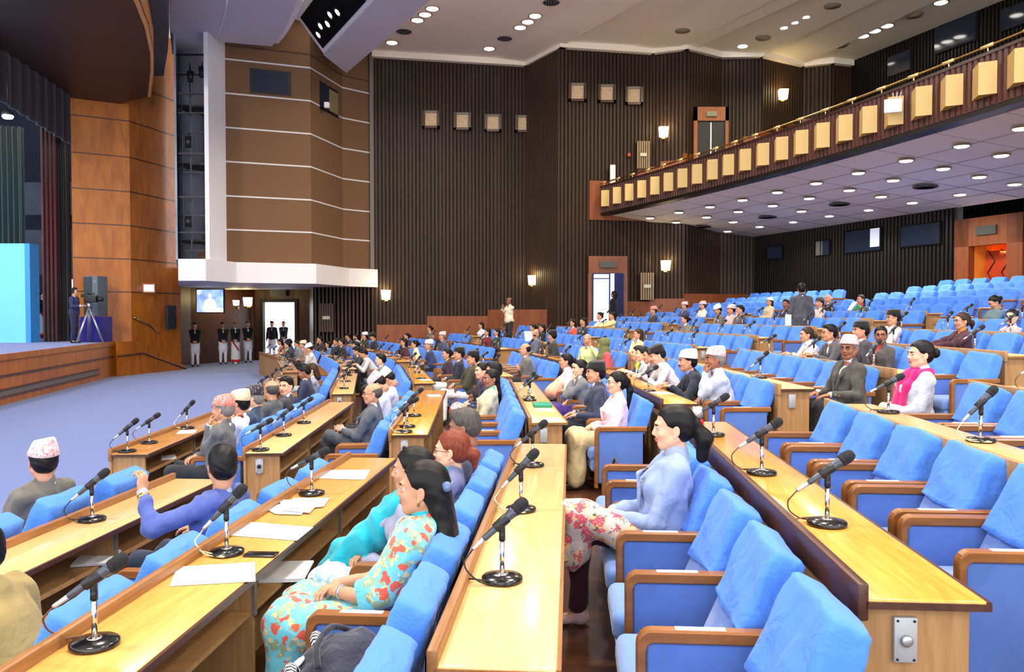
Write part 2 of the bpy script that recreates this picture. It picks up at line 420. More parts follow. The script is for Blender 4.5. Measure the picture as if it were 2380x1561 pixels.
# second hanging beam with spotlight slot
z2=10.6
q=[zp(805,170,z2),zp(1008,-6,z2),zp(868,-6,z2),zp(752,128,z2)]
d=(V2(*q[1])-V2(*q[0])).normalized()*9
q2=[q[0],(q[1][0]+d.x,q[1][1]+d.y),(q[2][0]+d.x,q[2][1]+d.y),q[3]]
sl=slab('ceiling_beam',q2,z2,z2+.1,grey_panel)
tag(sl,'sloping grey ceiling beam with a dark spotlight slot above the brown tower','ceiling beam')
mb=MB(); 
for a,b in ((q2[0],q2[1]),(q2[3],q2[0])): wallseg(mb,b,a,z2+.1,ZCEIL,.12)
mb.build('beam_side',grey_panel,sl)
# spotlight slot panel, tilted, on the stage side of the beam
A=Vector((*q2[3],z2+.05)); B=Vector((*q2[2],z2+.05)); Dn=V2((B-A).y,-(B-A).x).normalized()
mb=MB(); A2=A+Vector((Dn.x*.95,Dn.y*.95,1.15)); B2=B+Vector((Dn.x*.95,Dn.y*.95,1.15)); mb.add([A,B,B2,A2],[(0,1,2,3)]); 
mb.build('beam_slope',white_plaster,sl)
dd=(B-A).normalized(); up=(A2-A).normalized(); nn=dd.cross(up); nn=nn if nn.z<0 else -nn
S0=A+dd*.25+up*.12+nn*.02
mb=MB(); mb.add([S0,S0+dd*4.6,S0+dd*4.6+up*1.15,S0+up*1.15],[(0,1,2,3)]); so=mb.build('spotlight_slot',dark_void,sl)
for k in range(5):
    c=S0+dd*(.7+.55*k)+up*(.35+.12*(k%2))+nn*.12
    root=thing('stage_spotlight','bright stage spotlight in the ceiling beam slot, %s from the far wall'%ORD[k],'spotlight',c,0,'spotlights in the ceiling beam slot')
    mb=MB(); mb.lathe([(.08,-.22),(.12,-.2),(.14,0),(.15,.02)],(0,0,0),14,0,nn); mb.build('housing',black,root)
    mb=MB(); mb.lathe([(.125,.0),(.09,.025)],(0,0,0),14,0,nn); mb.build('lens',EMIT('spot_lens_glow',(1,.97,.9,1),25),root)
# recess between the reflector and the beam stays the plain ceiling
# ---- canopy above the stage opening (dark underside, orange rim)
zc_=9.0
arc=[zp(350,222,zc_),zp(357,165,zc_),zp(357,120,zc_),zp(345,60,zc_),zp(322,0,zc_)]
arc.append((arc[-1][0]+1.2,arc[-1][1]-5)); arc.append((arc[-2][0]+1.5,arc[-2][1]-10)); 
back=[(-12.5,6),(-14.4,16),(-15.3,24),zp(160,272,zc_)]
can=slab('stage_canopy',arc+back,zc_,zc_+.1,WOOD('canopy_dark_wood',rgb(56,34,24),rgb(70,44,32),.45,(2,6,2)))
tag(can,'dark wooden canopy over the stage front with an orange rim','canopy')
mb=MB()
for a,b in zip(arc[:-1],arc[1:]): wallseg(mb,(b[0],b[1]),(a[0],a[1]),zc_-.06,zc_+.62,.08)
mb.build('canopy_rim',M('canopy_rim_wood',rgb(226,156,88),.5,.3,var=.1,vs=2),can)
mb=MB()
for a,b in zip(arc[:-1],arc[1:]):
    q=[(a[0]-.06,a[1]),(a[0]+.42,a[1]),(b[0]+.42,b[1]),(b[0]-.06,b[1])]
    ar=sum(q[i][0]*q[(i+1)%4][1]-q[(i+1)%4][0]*q[i][1] for i in range(4)); mb.prism(q if ar>0 else q[::-1],zc_+.62,ZCEIL)
struct(mb.build('wall_stage_upper',M('canopy_upstand_grey',rgb(82,88,92),.7,.2,var=.1,vs=1)))
# ---- stage side wall (orange wood), seams, and dark wall under the tower
sw=[(-14.26,26.6),(-12.8,27.5),(-12.15,30.0),(-13.2,31.6),(-12.9,32.8),(-11.35,36.3)]
mb=MB()
for a,b in zip(sw[:-1],sw[1:]): wallseg(mb,a,b,0,ZCEIL if a[1]<29 else 5.0,.2)
struct(mb.build('wall_stage_side',wood_orange))
mb=MB()
for z in (2.75,3.85,4.97,6.1,7.25,8.45,9.7):
    for a,b in zip(sw[:2],sw[1:3]): 
        a=V2(*a);b=V2(*b); n=V2((b-a).y,-(b-a).x).normalized()*.012
        wallseg(mb,tuple(a+n),tuple(b+n),z,z+.035,.03)
struct(mb.build('trim_7',wood_dark))
mb=MB()
for a,b in (((-13.2,31.6),(-12.9,32.8)),((-12.9,32.8),(-11.35,36.3))):
    a=V2(*a);b=V2(*b); n=V2((b-a).y,-(b-a).x).normalized()*.02
    wallseg(mb,tuple(a+n),tuple(b+n),0,3.6,.03)
drk=WOOD('recess_dark_wood',rgb(60,32,18),rgb(92,52,28),.4,(4,4,.6),1.5)
struct(mb.build('wall_recess',drk))
mb=MB()
# wall with the bright doorway
dl,dr=at_y(614,705,36.2).x,at_y(684,705,36).x
wallseg(mb,(-11.5,36.2),(dl,36.2),0,3.6); wallseg(mb,(dr,36.1),(-8.95,36.0),0,3.6); wallseg(mb,(dl,36.2),(dr,36.1),2.55,3.6)
wallseg(mb,(-8.95,36.0),(-7.57,31.15),0,3.6)
struct(mb.build('wall_recess',drk))
mb=MB(); mb.prism([(-13.6,30.8),(-7.3,30.8),(-7.3,38),(-13.6,38)],3.3,3.5); struct(mb.build('ceiling_recess',rib_dark))
mb=MB()
for a,b,z0,z1_ in (((dl-.14,36.0),(dl,36.0),0,2.7),((dr,36.0),(dr+.14,36.0),0,2.7),((dl,36.0),(dr,36.0),2.55,2.7)): wallseg(mb,a,b,z0,z1_,.12)
d2=struct(mb.build('door_2',M('dark_door_frame',rgb(40,36,36),.5,.3,var=0)))
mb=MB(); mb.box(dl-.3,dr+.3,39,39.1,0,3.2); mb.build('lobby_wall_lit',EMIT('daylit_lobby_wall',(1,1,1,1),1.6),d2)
mb=MB(); mb.box(dl-3,dr+3,35.9,39.2,-.06,0); mb.build('lobby_floor',carpet,d2)
mb=MB(); mb.box((dl+dr)/2-.35,(dl+dr)/2+.35,35.93,35.98,2.82,3.1); tag(mb.build('exit_sign',MC['unlit_sign']),'unlit sign box above the bright doorway at far left','sign')
# ---- lighting tower (brown box with white joints, column, open bay, white sill)
ZS0,ZS1=3.05,3.72
tp=[(-9.42,26.9),(-6.83,27.9),(-6.25,30.3),(-5.3,31.2)]
root=thing('lighting_tower','brown panelled control tower with white joints above a white sill','tower',(-7.5,29,3.05))
def ch(o): o.parent=root; o.location=(7.5,-29,-3.05); return o
mb=MB()
for a,b in zip(tp[:-1],tp[1:]): wallseg(mb,a,b,ZS1,ZCEIL,.15)
ch(mb.build('panel_wall',brown_panel))
mb=MB()
for z in (10.35,9.24,8.13,7.02,5.9,4.8):
    for a,b in zip(tp[:-1],tp[1:]):
        a=V2(*a);b=V2(*b); n=V2((b-a).y,-(b-a).x).normalized()*.012
        wallseg(mb,tuple(a+n),tuple(b+n),z-.025,z+.025,.03)
ch(mb.build('white_joint',white_line))
mb=MB()
for a,b in zip(tp[:-1],tp[1:]):
    a=V2(*a);b=V2(*b); n=V2((b-a).y,-(b-a).x).normalized()*.012
    wallseg(mb,tuple(a+n),tuple(b+n),10.78,10.82,.03)
ch(mb.build('dark_joint',wood_dark))
mb=MB(); sill=[(-10.25,25.15),(-9.4,25.15),(-9.0,26.75),(-6.6,27.6),(-6.0,30.2),(-5.1,31.1),(-5.3,31.6),(-7.5,34),(-12.3,34),(-12.3,30.2)]
mb.prism(sill,ZS0,ZS1); ch(mb.build('white_sill',white_plaster))
mb=MB(); mb.box(-9.50,-9.37,25.4,26.95,ZS1,11.0); ch(mb.build('white_column',M('column_white',rgb(235,235,240),.5,.3,var=0)))
mb=MB(); mb.box(-9.62,-9.3,25.3,27.1,10.9,11.5); ch(mb.build('column_head',white_plaster))
mb=MB(); mb.box(-5.36,-5.22,31.0,31.25,ZS0,ZCEIL-.1); ch(mb.build('corner_strip',M('grey_strip',rgb(120,112,104),.6,.2,var=0)))
# bay interior
bayc=M('bay_blue_white',rgb(150,156,176),.7,.2,var=.25,vs=.8)
mb=MB(); mb.box(-11.7,-9.5,28.6,28.7,ZS1,11.3); wallseg(mb,(-10.4,25.5),(-12.0,29.5),ZS1,11.3,.06); mb.box(-12.3,-12.2,25.8,28.6,ZS1,11.3) if False else None
mb.cyl((-10.75,27.6,ZS1),(-10.75,27.6,11.2),.42,n=16)
ch(mb.build('bay_wall',bayc))
mb=MB()
for z in (3.9,5.0,6.35,7.6,8.2,9.4): mb.box(-10.5,-9.5,25.6,25.65,z+.65,z+.70); mb.box(-10.7,-9.5,26.3,28.5,z+.45,z+.5) if z in(3.9,6.35,8.2) else None; mb.box(-10.6,-9.5,25.8,25.85,z+.1,z+.14)
mb.box(-10.15,-10.1,25.9,25.95,ZS1,9.9); mb.box(-10.42,-10.39,25.9,25.95,ZS1+1,9.2)
ch(mb.build('catwalk_bar',M('black_iron',rgb(22,24,30),.5,.4,var=0)))
for i,(px,py) in enumerate(((443,178),(470,168),(438,330),(438,515),(484,235))):
    p=at_y(px,py,25.8); r2=thing('stage_lamp','small black stage lamp clamped inside the tower bay, %s of five'%['top left','top right','middle','lowest','right-hand'][i],'lamp',p,0,'stage lamps in the tower bay')
    mb=MB(); mb.cyl((0,0,-.16),(0,0,.16),.09,.11,12); mb.build('lamp_body',black,r2)
    mb=MB(); mb.cyl((0,0,.1),(0,.0,.3),.015,n=6); mb.box(-.12,.12,-.02,.02,.1,.13); mb.build('clamp',black,r2)
mb=MB(); p=at_y(474,582,26.2); mb.rbox(p.x-.12,p.x+.12,p.y-.1,p.y+.1,ZS1,ZS1+.36,.02); tag(mb.build('cardboard_box',M('box_brown',rgb(86,60,44),.8,.1)),'small brown box on the sill inside the tower bay','box')
# tower windows
def face_box(name,pts,a,b,z0,z1,out,mat,parent=None,th=.05):
    a=V2(*a);b=V2(*b); n=V2((b-a).y,-(b-a).x).normalized()
    mb=MB(); q=[a+n*out,b+n*out,b+n*(out-th),a+n*(out-th)]; mb.prism([(p.x,p.y) for p in q][::-1],z0,z1); return mb.build(name,mat,parent)
def tower_pt(i,px):
    a=V2(*tp[i]);b=V2(*tp[i+1]); k=(px-1190)/FPX; d=b-a; t=(k*a.y-a.x)/(d.x-k*d.y); return tuple(a+d*t)
for i,(seg,xa,xb,ya,yb,nm) in enumerate(((0,586,680,158,215,'window_8'),(1,746,788,188,252,'window_9'))):
    a,b=tower_pt(seg,xa),tower_pt(seg,xb); z1_=at_y(xa,ya,a[1]).z; z0=at_y(xa,yb,a[1]).z
    f=struct(face_box(nm,None,a,b,z0,z1_,.03,black)); f.name=nm
    A_=V2(*a);B_=V2(*b); ins=(B_-A_)*.06
    face_box('pane',None,tuple(A_+ins),tuple(B_-ins),z0+.06,z1_-.06,.05,glass_dark,f,.02)
    if i==1: face_box('curtain',None,tuple(A_+(B_-A_)*.45),tuple(B_-ins),z0+.08,z1_-.1,.06,M('tan_curtain',rgb(130,116,84),.8,.1),f,.02)
p=at_y(752,247,28.6); mb=MB(); mb.rbox(-.09,.09,-.1,.1,-.1,.1,.04); tag(mb.build('security_camera',white_plaster,None,p+Vector((.15,-.15,0))),'small white security camera below the tower side window','camera')
# person-dot omitted; TV under the sill
tv=at_y(488,699,31.3)
r2=thing('wall_television','flat television showing a man in white at a lectern, under the white sill','television',tv,R(-8))
mb=MB(); mb.rbox(-.58,.58,0,.08,-.47,.47,.01); mb.build('television_case',black,r2)
m,nt,b=_new('tv_picture'); v=coords(nt)
sx=nt.nodes.new('ShaderNodeSeparateXYZ'); nt.links.new(v,sx.inputs[0])
# white figure on blue
def blob(cx,cz,rx,rz):
    e=nt.nodes.new('ShaderNodeVectorMath'); e.operation='SUBTRACT'; e.inputs[1].default_value=(cx,0,cz); nt.links.new(v,e.inputs[0])
    s_=nt.nodes.new('ShaderNodeVectorMath'); s_.operation='MULTIPLY'; s_.inputs[1].default_value=(1/rx,0,1/rz); nt.links.new(e.outputs[0],s_.inputs[0])
    l=nt.nodes.new('ShaderNodeVectorMath'); l.operation='LENGTH'; nt.links.new(s_.outputs[0],l.inputs[0])
    q=nt.nodes.new('ShaderNodeMath'); q.operation='LESS_THAN'; q.inputs[1].default_value=1; nt.links.new(l.outputs['Value'],q.inputs[0]); return q.outputs[0]
base=ramp(nt,noise(nt,v,3,3),[(.3,rgb(40,70,150)),(.6,rgb(120,160,220)),(.8,rgb(190,215,245))])
cur=base
for (cx_,cz_,rx,rz,c) in ((0,-.2,.26,.3,rgb(235,242,252)),(0,.2,.075,.1,rgb(190,180,200)),(-.44,.33,.08,.09,rgb(235,240,255)),(.35,-.38,.35,.12,rgb(225,240,255))):
    mx=nt.nodes.new('ShaderNodeMixRGB'); nt.links.new(blob(cx_,cz_,rx,rz),mx.inputs[0]); nt.links.new(cur,mx.inputs[1]); mx.inputs[2].default_value=c; cur=mx.outputs[0]
nt.links.new(cur,b.inputs['Emission Color']); b.inputs['Emission Strength'].default_value=1.3
mb=MB(); mb.add([(-.54,-.005,-.43),(.54,-.005,-.43),(.54,-.005,.43),(-.54,-.005,.43)],[(0,1,2,3)]); mb.build('screen',m,r2)
# clock display on the orange wall
p=at_y(345,670,28.2); r2=thing('digital_clock','small lit blue digital clock panel on the orange stage side wall','clock',p,R(38))
mb=MB(); mb.rbox(-.22,.22,-.06,.06,-.17,.19,.02); mb.build('clock_case',wood_orange,r2)
mb=MB(); mb.box(-.17,.17,-.07,-.055,-.11,.13); mb.build('clock_face',EMIT('clock_blue',(.2,.25,1,1),1.4),r2)
mb=MB()
for k in range(5): mb.box(-.13+k*.055,-.095+k*.055,-.08,-.07,-.04,.04) if k!=2 else mb.box(-.01,.0,-.08,-.07,-.03,.03)
mb.build('digit',EMIT('digit_white',(.9,.95,1,1),4),r2)
p=at_y(396,737,29.4); mb=MB(); mb.rbox(-.22,.22,-.05,.05,-.42,.42,.02)
o=mb.build('wall_vent',M('slate_grille',rgb(40,46,54),.5,.3,var=.1,vs=40),None,p+Vector((.15,-.3,0))); o.rotation_euler=(0,0,R(70)); tag(o,'dark grey vertical grille panel on the wood wall above the handrail','vent')
# ---- floor
mb=MB(); mb.prism([(-24,-6),(14,-6),(14,36.2),(-24,36.2)],-.2,0); struct(mb.build('floor',carpet))
# ---- stage
root=thing('stage','raised wooden stage with blue carpet deck and dark skirting line','stage',(-13,20,0))
def ch(o): o.parent=root; o.location=(13,-20,0); return o
sA=(-8.6,4.5); sB=(-13.0,26.6)
mb=MB(); mb.prism([sA,sB,(-12.75,27.2),(-14.3,27.5),(-14.3,34),(-30,34),(-30,4.5)],.0,1.1); ch(mb.build('stage_front',wood_orange))
mb=MB(); mb.prism([(sA[0]-.02,sA[1]),(sB[0]-.02,sB[1]),(-14.3,27.4),(-14.3,34),(-30,34),(-30,4.5)],1.1,1.13); ch(mb.build('stage_deck_carpet',carpet))
def along(z0,z1_,out,mat,name,f0=0,f1=1):
    a=V2(*sA)+(V2(*sB)-V2(*sA))*f0; b=V2(*sA)+(V2(*sB)-V2(*sA))*f1
    n=V2(.98,.195)*out; mb=MB(); q=[a,b,b+n,a+n]; 
    poly=[(p.x,p.y) for p in q]; ar=sum(poly[i][0]*poly[(i+1)%4][1]-poly[(i+1)%4][0]*poly[i][1] for i in range(4))
    mb.prism(poly if ar>0 else poly[::-1],z0,z1_); ch(mb.build(name,mat))
along(.62,.67,.03,wood_dark,'skirting_line'); along(1.0,1.14,.05,wood_orange,'nosing')
along(.2,.33,.02,M('grille_steel',rgb(110,98,90),.5,.4,var=.3,vs=60),'vent_grille',0,.93); along(.17,.2,.04,wood_dark,'grille_frame',0,.93); along(.33,.36,.04,wood_dark,'grille_frame',0,.93)
# flank of the side stair
A=Vector((-12.85,26.5,0)); B=Vector((-12.05,30.0,0)); n=Vector((.975,-.22,0))*.06
mb=MB(); 
prof=[(0,0),(1,0),(1,.12),(.35,1.12),(0,1.12)]
vs=[A+(B-A)*t+Vector((0,0,z)) for t,z in prof]; vs2=[v+n for v in vs]
mb.add(vs+vs2,[(0,1,2,3,4),(9,8,7,6,5)]+[(i,i+5,(i+1)%5+5,(i+1)%5) for i in range(5)]); ch(mb.build('stair_flank',wood_orange))
mb=MB(); pts=[A+(B-A)*t+Vector((0,0,z))+n*1.3 for t,z in ((0,.66),(.35,.70),(1.0,.02))]
mb.tube(pts,.03,6); ch(mb.build('stair_trim',wood_dark))
r2=thing('stair_handrail','sloping brass handrail fixed to the wood wall at the stage stairs','handrail',(0,0,0))
pts=[at_y(313,738,27.6),at_y(350,757,28.4),at_y(385,792,29.3)]
mb=MB(); mb.tube(pts,.05,8); mb.lathe([(.0,-.07),(.07,-.03),(.07,.03),(0,.07)],pts[0],10); mb.build('rail',brass,r2)
for q in pts: MB().cyl(q,q+Vector((-.25,.12,0)),.02,n=6).build('bracket',brass,r2)
# dark stage opening: curtains, valance, back
mb=MB(); mb.box(-30,-14.2,33.9,34,1.1,12); mb.box(-30.1,-30,4,34,1.1,12); 
struct(mb.build('wall_stage_back',M('stage_back_blue_dark',rgb(44,50,64),.8,.1,var=.3,vs=.7)))
def drape(name,a,b,z0,z1_,amp,waves,mat,label,cat,ph=0,group=None):
    a=V2(*a);b=V2(*b); n=V2((b-a).y,-(b-a).x).normalized(); m_=waves*8; mb=MB(); vs=[]
    for sgn in (0,1):
        for i in range(m_+1):
            t=i/m_; o=amp*math.sin(t*waves*2*math.pi+ph)+.04*sgn
            p=a+(b-a)*t+n*o
            vs.append((p.x,p.y,z0)); vs.append((p.x,p.y,z1_))
    fs=[]; K=2*(m_+1)
    for i in range(m_): fs.append((2*i,2*i+2,2*i+3,2*i+1)); fs.append((K+2*i+1,K+2*i+3,K+2*i+2,K+2*i))
    fs.append((0,1,K+1,K)); fs.append((2*m_,K+2*m_,K+2*m_+1,2*m_+1))
    for i in range(m_): fs.append((2*i,K+2*i,K+2*i+2,2*i+2)); fs.append((2*i+1,2*i+3,K+2*i+3,K+2*i+1))
    mb.add(vs,fs,0,True); return tag(mb.build(name,mat),label,cat,group)
drape('stage_curtain',at_y(98,600,26.2).xy,at_y(136,600,26.5).xy,1.14,8.4,.10,4,FABRIC('dark_red_velvet',rgb(88,22,26),.9,.3,3),'dark red velvet stage curtain hanging in narrow folds','curtain')
drape('stage_curtain',at_y(134,600,26.8).xy,at_y(166,600,27.0).xy,1.14,8.6,.08,3,FABRIC('black_velvet',rgb(16,15,18),.9,.3,3),'black stage leg curtain beside the orange wall','curtain')
drape('stage_curtain',at_y(-20,600,28.6).xy,at_y(60,600,29.0).xy,3.6,8.6,.14,6,FABRIC('teal_curtain',rgb(52,88,94),.9,.3,3),'teal stage curtain gathered above the blue backdrop box','curtain')
va,vb=V2(*at_y(165,330,26.3).xy),V2(-12.9,18.0)
mb=MB(); n_=40; vs=[]
for i in range(n_+1):
    t=i/n_; p=va+(vb-va)*t; o=.06*math.sin(i*2.2)
    zb=7.45+.35*t
    vs+= [(p.x+o,p.y,zb),(p.x+o,p.y,zc_+.05),(p.x-.08+o,p.y,zb),(p.x-.08+o,p.y,zc_+.05)]
fs=[]
for i in range(n_): 
    a=4*i; fs+=[(a,a+4,a+5,a+1),(a+3,a+7,a+6,a+2),(a,a+2,a+6,a+4)]
mb.add(vs,fs,0,True); tag(mb.build('stage_valance',FABRIC('valance_purple',rgb(42,28,36),.9,.3,3)),'dark pleated valance hanging under the stage canopy','valance')
# blue backdrop box
p=at_y(72,790,25.6); r2=thing('backdrop_box','tall bright sky-blue backdrop box standing on the stage','backdrop',(p.x,p.y,1.13))
mb=MB(); mb.box(-5,-.16,0,.12,0,3.1); mb.build('front_panel',M('backdrop_blue_glow',rgb(110,188,240),.5,.3,var=.05,vs=.5,emit=.25),r2)  # faint emission added to brighten the panel, which is no lamp
mb=MB(); mb.box(-.16,0,.0,.5,0,3.1); mb.build('side_panel',M('backdrop_shaded_blue',rgb(64,146,212),.5,.3,var=.03),r2)  # same blue made darker, the side's shade put into its colour
# stage door glow and grey flats
p=at_y(74,640,31.5); q=at_y(107,640,31.5)
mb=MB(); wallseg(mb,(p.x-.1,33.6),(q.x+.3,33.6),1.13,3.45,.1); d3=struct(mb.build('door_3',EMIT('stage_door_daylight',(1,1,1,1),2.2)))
mb=MB(); mb.box(p.x-1.2,q.x+.6,32.9,33.0,3.6,5.4); mb.box(p.x-1.2,q.x+.6,32.9,33.0,6.0,7.3)
tag(mb.build('stage_flat',M('flat_grey_blue',rgb(84,92,108),.7,.2,var=.15,vs=1.5)),'grey-blue flats standing at the back of the stage','stage flat')
p=at_y(18,271,20.5); r2=thing('stage_lamp','brilliant round work lamp shining below the stage valance','lamp',p)
mb=MB(); mb.lathe([(.0,-.05),(.1,-.045),(.13,0),(.12,.03),(.06,.05)],(0,0,0),16); mb.build('lamp_glass',EMIT('work_lamp_glow',(1,1,1,1),30),r2)
mb=MB(); mb.lathe([(.13,.03),(.14,.05),(.08,.14),(.02,.18)],(0,0,0),16); mb.cyl((0,0,.15),(0,0,1.2),.012,n=6); mb.build('lamp_hood',black,r2)
# speaker on draped box, cameraman's tripod
p=at_y(213,795,26.0); r2=thing('loudspeaker','tall grey loudspeaker on a purple-draped box at the stage edge','loudspeaker',(p.x,26.3,1.96),R(-14))
mb=MB(); mb.rbox(-.28,.24,-.2,.25,0,1.28,.015); mb.build('speaker_cabinet',M('speaker_grey',rgb(96,104,112),.5,.3,var=.05),r2)
mb=MB(); mb.box(-.27,.03,-.215,-.2,.03,1.25); mb.build('speaker_grille',M('speaker_grille',rgb(58,64,70),.6,.3,var=.2,vs=80),r2)
mb=MB(); mb.box(.1,.2,-.212,-.2,1.05,1.15); mb.build('speaker_badge',silver,r2)
r2=thing('draped_box','box draped in deep purple cloth carrying the loudspeaker','box',(p.x,26.3,1.13),R(-8))
mb=MB(); mb.rbox(-.38,.34,-.3,.35,0,.82,.03); mb.build('purple_cloth',FABRIC('purple_cloth',rgb(44,32,120),.8,.5,6),r2)
p=at_y(212,795,25.6); r2=thing('camera_tripod','grey-legged tripod carrying a black video camera on the stage','tripod',(p.x,25.5,1.13))
mb=MB()
for a in (0,2.1,4.2):
    e=Vector((math.cos(a)*.42,math.sin(a)*.42,0)); pe=Vector((-e.y,e.x,0))*.12
    for sg in (-1,1): mb.cyl(e+pe*sg*.5+Vector((0,0,.02)),Vector((pe.x*sg*.4,pe.y*sg*.4,1.12)),.018,n=8)
mb.build('tripod_leg',silver,r2)
mb=MB(); mb.lathe([(.05,1.1),(.07,1.14),(.06,1.24)],(0,0,0),12); mb.cyl((-.05,0,1.2),(-.45,-.1,1.02),.015,n=6); mb.build('pan_head',silver,r2)
mb=MB(); mb.rbox(-.12,.26,-.09,.09,1.26,1.48,.02); mb.cyl((.26,0,1.36),(.44,0,1.36),.06,.075,12); mb.cyl((-.05,0,1.53),(.18,0,1.53),.02,n=6); mb.rbox(-.22,-.1,-.05,.03,1.42,1.52,.01)
mb.build('video_camera',black,r2)
# ---- wainscot steps on the far wall
mb=MB(); wz=((875,990,1.62),(990,1132,1.95),(1132,1270,2.2),(1270,1374,2.55),(1452,1505,2.5),(1505,1580,2.6),(1580,1742,2.78))
def far_y(X):
    for (a,b) in zip(far_path[:-1],far_path[1:]):
        if a[0]<=X<=b[0]: return a[1]+(b[1]-a[1])*(X-a[0])/(b[0]-a[0])
    return 31.5
for xa,xb,z in wz:
    X0=(xa-1190)/FPX*31; X1=(xb-1190)/FPX*31; Y=min(far_y(X0),far_y(X1))-.12
    mb=MB(); wallseg(mb,(X0,far_y(X0)-.1),(X1,far_y(X1)-.1),0,z,.1); ti+=1
    struct(mb.build('baseboard_far',wood_red))
# far door (blue daylight), frame of wood
X0=(1374-1190)/FPX*30.3; X1=(1446-1190)/FPX*30.3
mb=MB(); wallseg(mb,(X0-.12,30.0),(X1+.15,30.05),3.5,4.15,.2); wallseg(mb,(X0-.14,30.0),(X0,30.0),1.2,3.5,.2); wallseg(mb,(X1,30.0),(X1+.15,30.0),1.2,3.5,.2)
d4=struct(mb.build('door_4',wood_red))
mb=MB(); mb.box(X0,X1,29.92,29.95,1.3,3.52); mb.build('doorway_light',M('doorway_deep_blue',rgb(30,38,84),.6,.2,var=.2,vs=6),d4)
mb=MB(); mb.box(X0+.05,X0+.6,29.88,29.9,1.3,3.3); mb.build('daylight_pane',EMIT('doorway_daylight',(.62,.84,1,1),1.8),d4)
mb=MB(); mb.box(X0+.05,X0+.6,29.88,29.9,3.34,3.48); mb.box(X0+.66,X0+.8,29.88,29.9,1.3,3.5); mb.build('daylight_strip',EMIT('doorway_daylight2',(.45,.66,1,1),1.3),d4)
mb=MB(); mb.box((X0+X1)/2-.3,(X0+X1)/2+.3,29.84,29.9,3.72,3.95); tag(mb.build('exit_sign',MC['unlit_sign']),'unlit sign over the daylit doorway in the far wall','sign')
# upper door on the gallery
p0=at_y(1612,250,30.1);p1=at_y(1692,250,30.1)
mb=MB()
zb=at_y(1650,372,30.1).z
mb.box(p0.x,p1.x,29.98,30.12,p0.z-.5,p0.z); mb.box(p0.x,p0.x+.12,29.98,30.12,zb,p0.z); mb.box(p1.x-.12,p1.x,29.98,30.12,zb,p0.z)
d5=struct(mb.build('door_5',WOOD('door_frame_wood',rgb(120,64,30),rgb(146,84,44),.4,(4,4,1))))
mb=MB(); mb.box(p0.x+.12,(p0.x+p1.x)/2-.02,30.05,30.1,zb,p0.z-.5); mb.box((p0.x+p1.x)/2+.02,p1.x-.12,30.05,30.1,zb,p0.z-.5)
mb.build('door_leaf',M('padded_black_door',rgb(30,26,26),.4,.4,var=.2,vs=3),d5)
mb=MB(); mb.box((p0.x+p1.x)/2-.02,(p0.x+p1.x)/2+.02,30.06,30.1,zb,p0.z-.55); mb.build('door_gap_light',EMIT('door_gap_glow',(1,.9,.7,1),.7),d5)
mb=MB(); mb.rbox((p0.x+p1.x)/2-.19,(p0.x+p1.x)/2+.19,29.92,29.98,p0.z-.36,p0.z-.17,.01); tag(mb.build('exit_sign',M('pale_sign',rgb(120,124,100),.4,.3,var=0)),'pale green sign above the closed double door on the balcony','sign')
# stepped orange wainscot of the balcony stairs
for i,(xa,xb,y) in enumerate(((1366,1478,427),(1478,1530,392),(1530,1580,380),(1580,1615,365),(1692,1730,331),(1730,1770,315),(1770,1812,303),(1812,1852,288),(1852,1892,273),(1892,1935,258))):
    a=at_y(xa,y,31.0);b=at_y(xb,y,31.0); ya=far_y(a.x)-.1; yb=far_y(b.x)-.1
    mb=MB(); wallseg(mb,(a.x,ya),(b.x,yb),5.5,a.z,.1); struct(mb.build('baseboard_balcony',wood_red))
# plaques
for i,(px,py) in enumerate(((1002,279),(1075,283),(1146,287),(1217,289),(1342,216),(1410,219),(1473,224))):
    X=(px-1190)/FPX*31; Y=far_y(X)-.06; p=at_y(px,py,Y)
    wh=['leftmost of the lower four','second of the lower four','third of the lower four','rightmost of the lower four','left one of the upper three','middle one of the upper three','right one of the upper three'][i]
    r2=thing('wall_plaque','carved stone plaque in dark frame on fluted wall, '+wh,'plaque',p,0,'stone plaques on the fluted wall')
    mb=MB(); h=.33
    for (x0,x1,z0,z1_) in ((-h,-h+.09,-h,h),(h-.09,h,-h,h),(-h,h,-h,-h+.09)): mb.box(x0,x1,-.14,.05,z0,z1_)
    mb.build('plaque_frame',wood_dark,r2)
    mb=MB(); mb.add([(-h,-.14,h),(h,-.14,h),(h-.1,-.02,h-.1),(-h+.1,-.02,h-.1),(-h,.05,h),(h,.05,h)],[(0,1,2,3),(0,4,5,1),(3,2,5,4),(0,3,4),(1,5,2)]); mb.build('plaque_hood',M('plaque_hood_grey',rgb(150,144,130),.4,.4,var=0),r2)
    mb=MB(); mb.rbox(-.23,.23,-.06,.02,-.24,.25,.01); mb.build('carved_stone',M('carved_stone',rgb(204,178,142),.8,.2,var=.25,vs=18,bmp=.8,bs=22),r2)
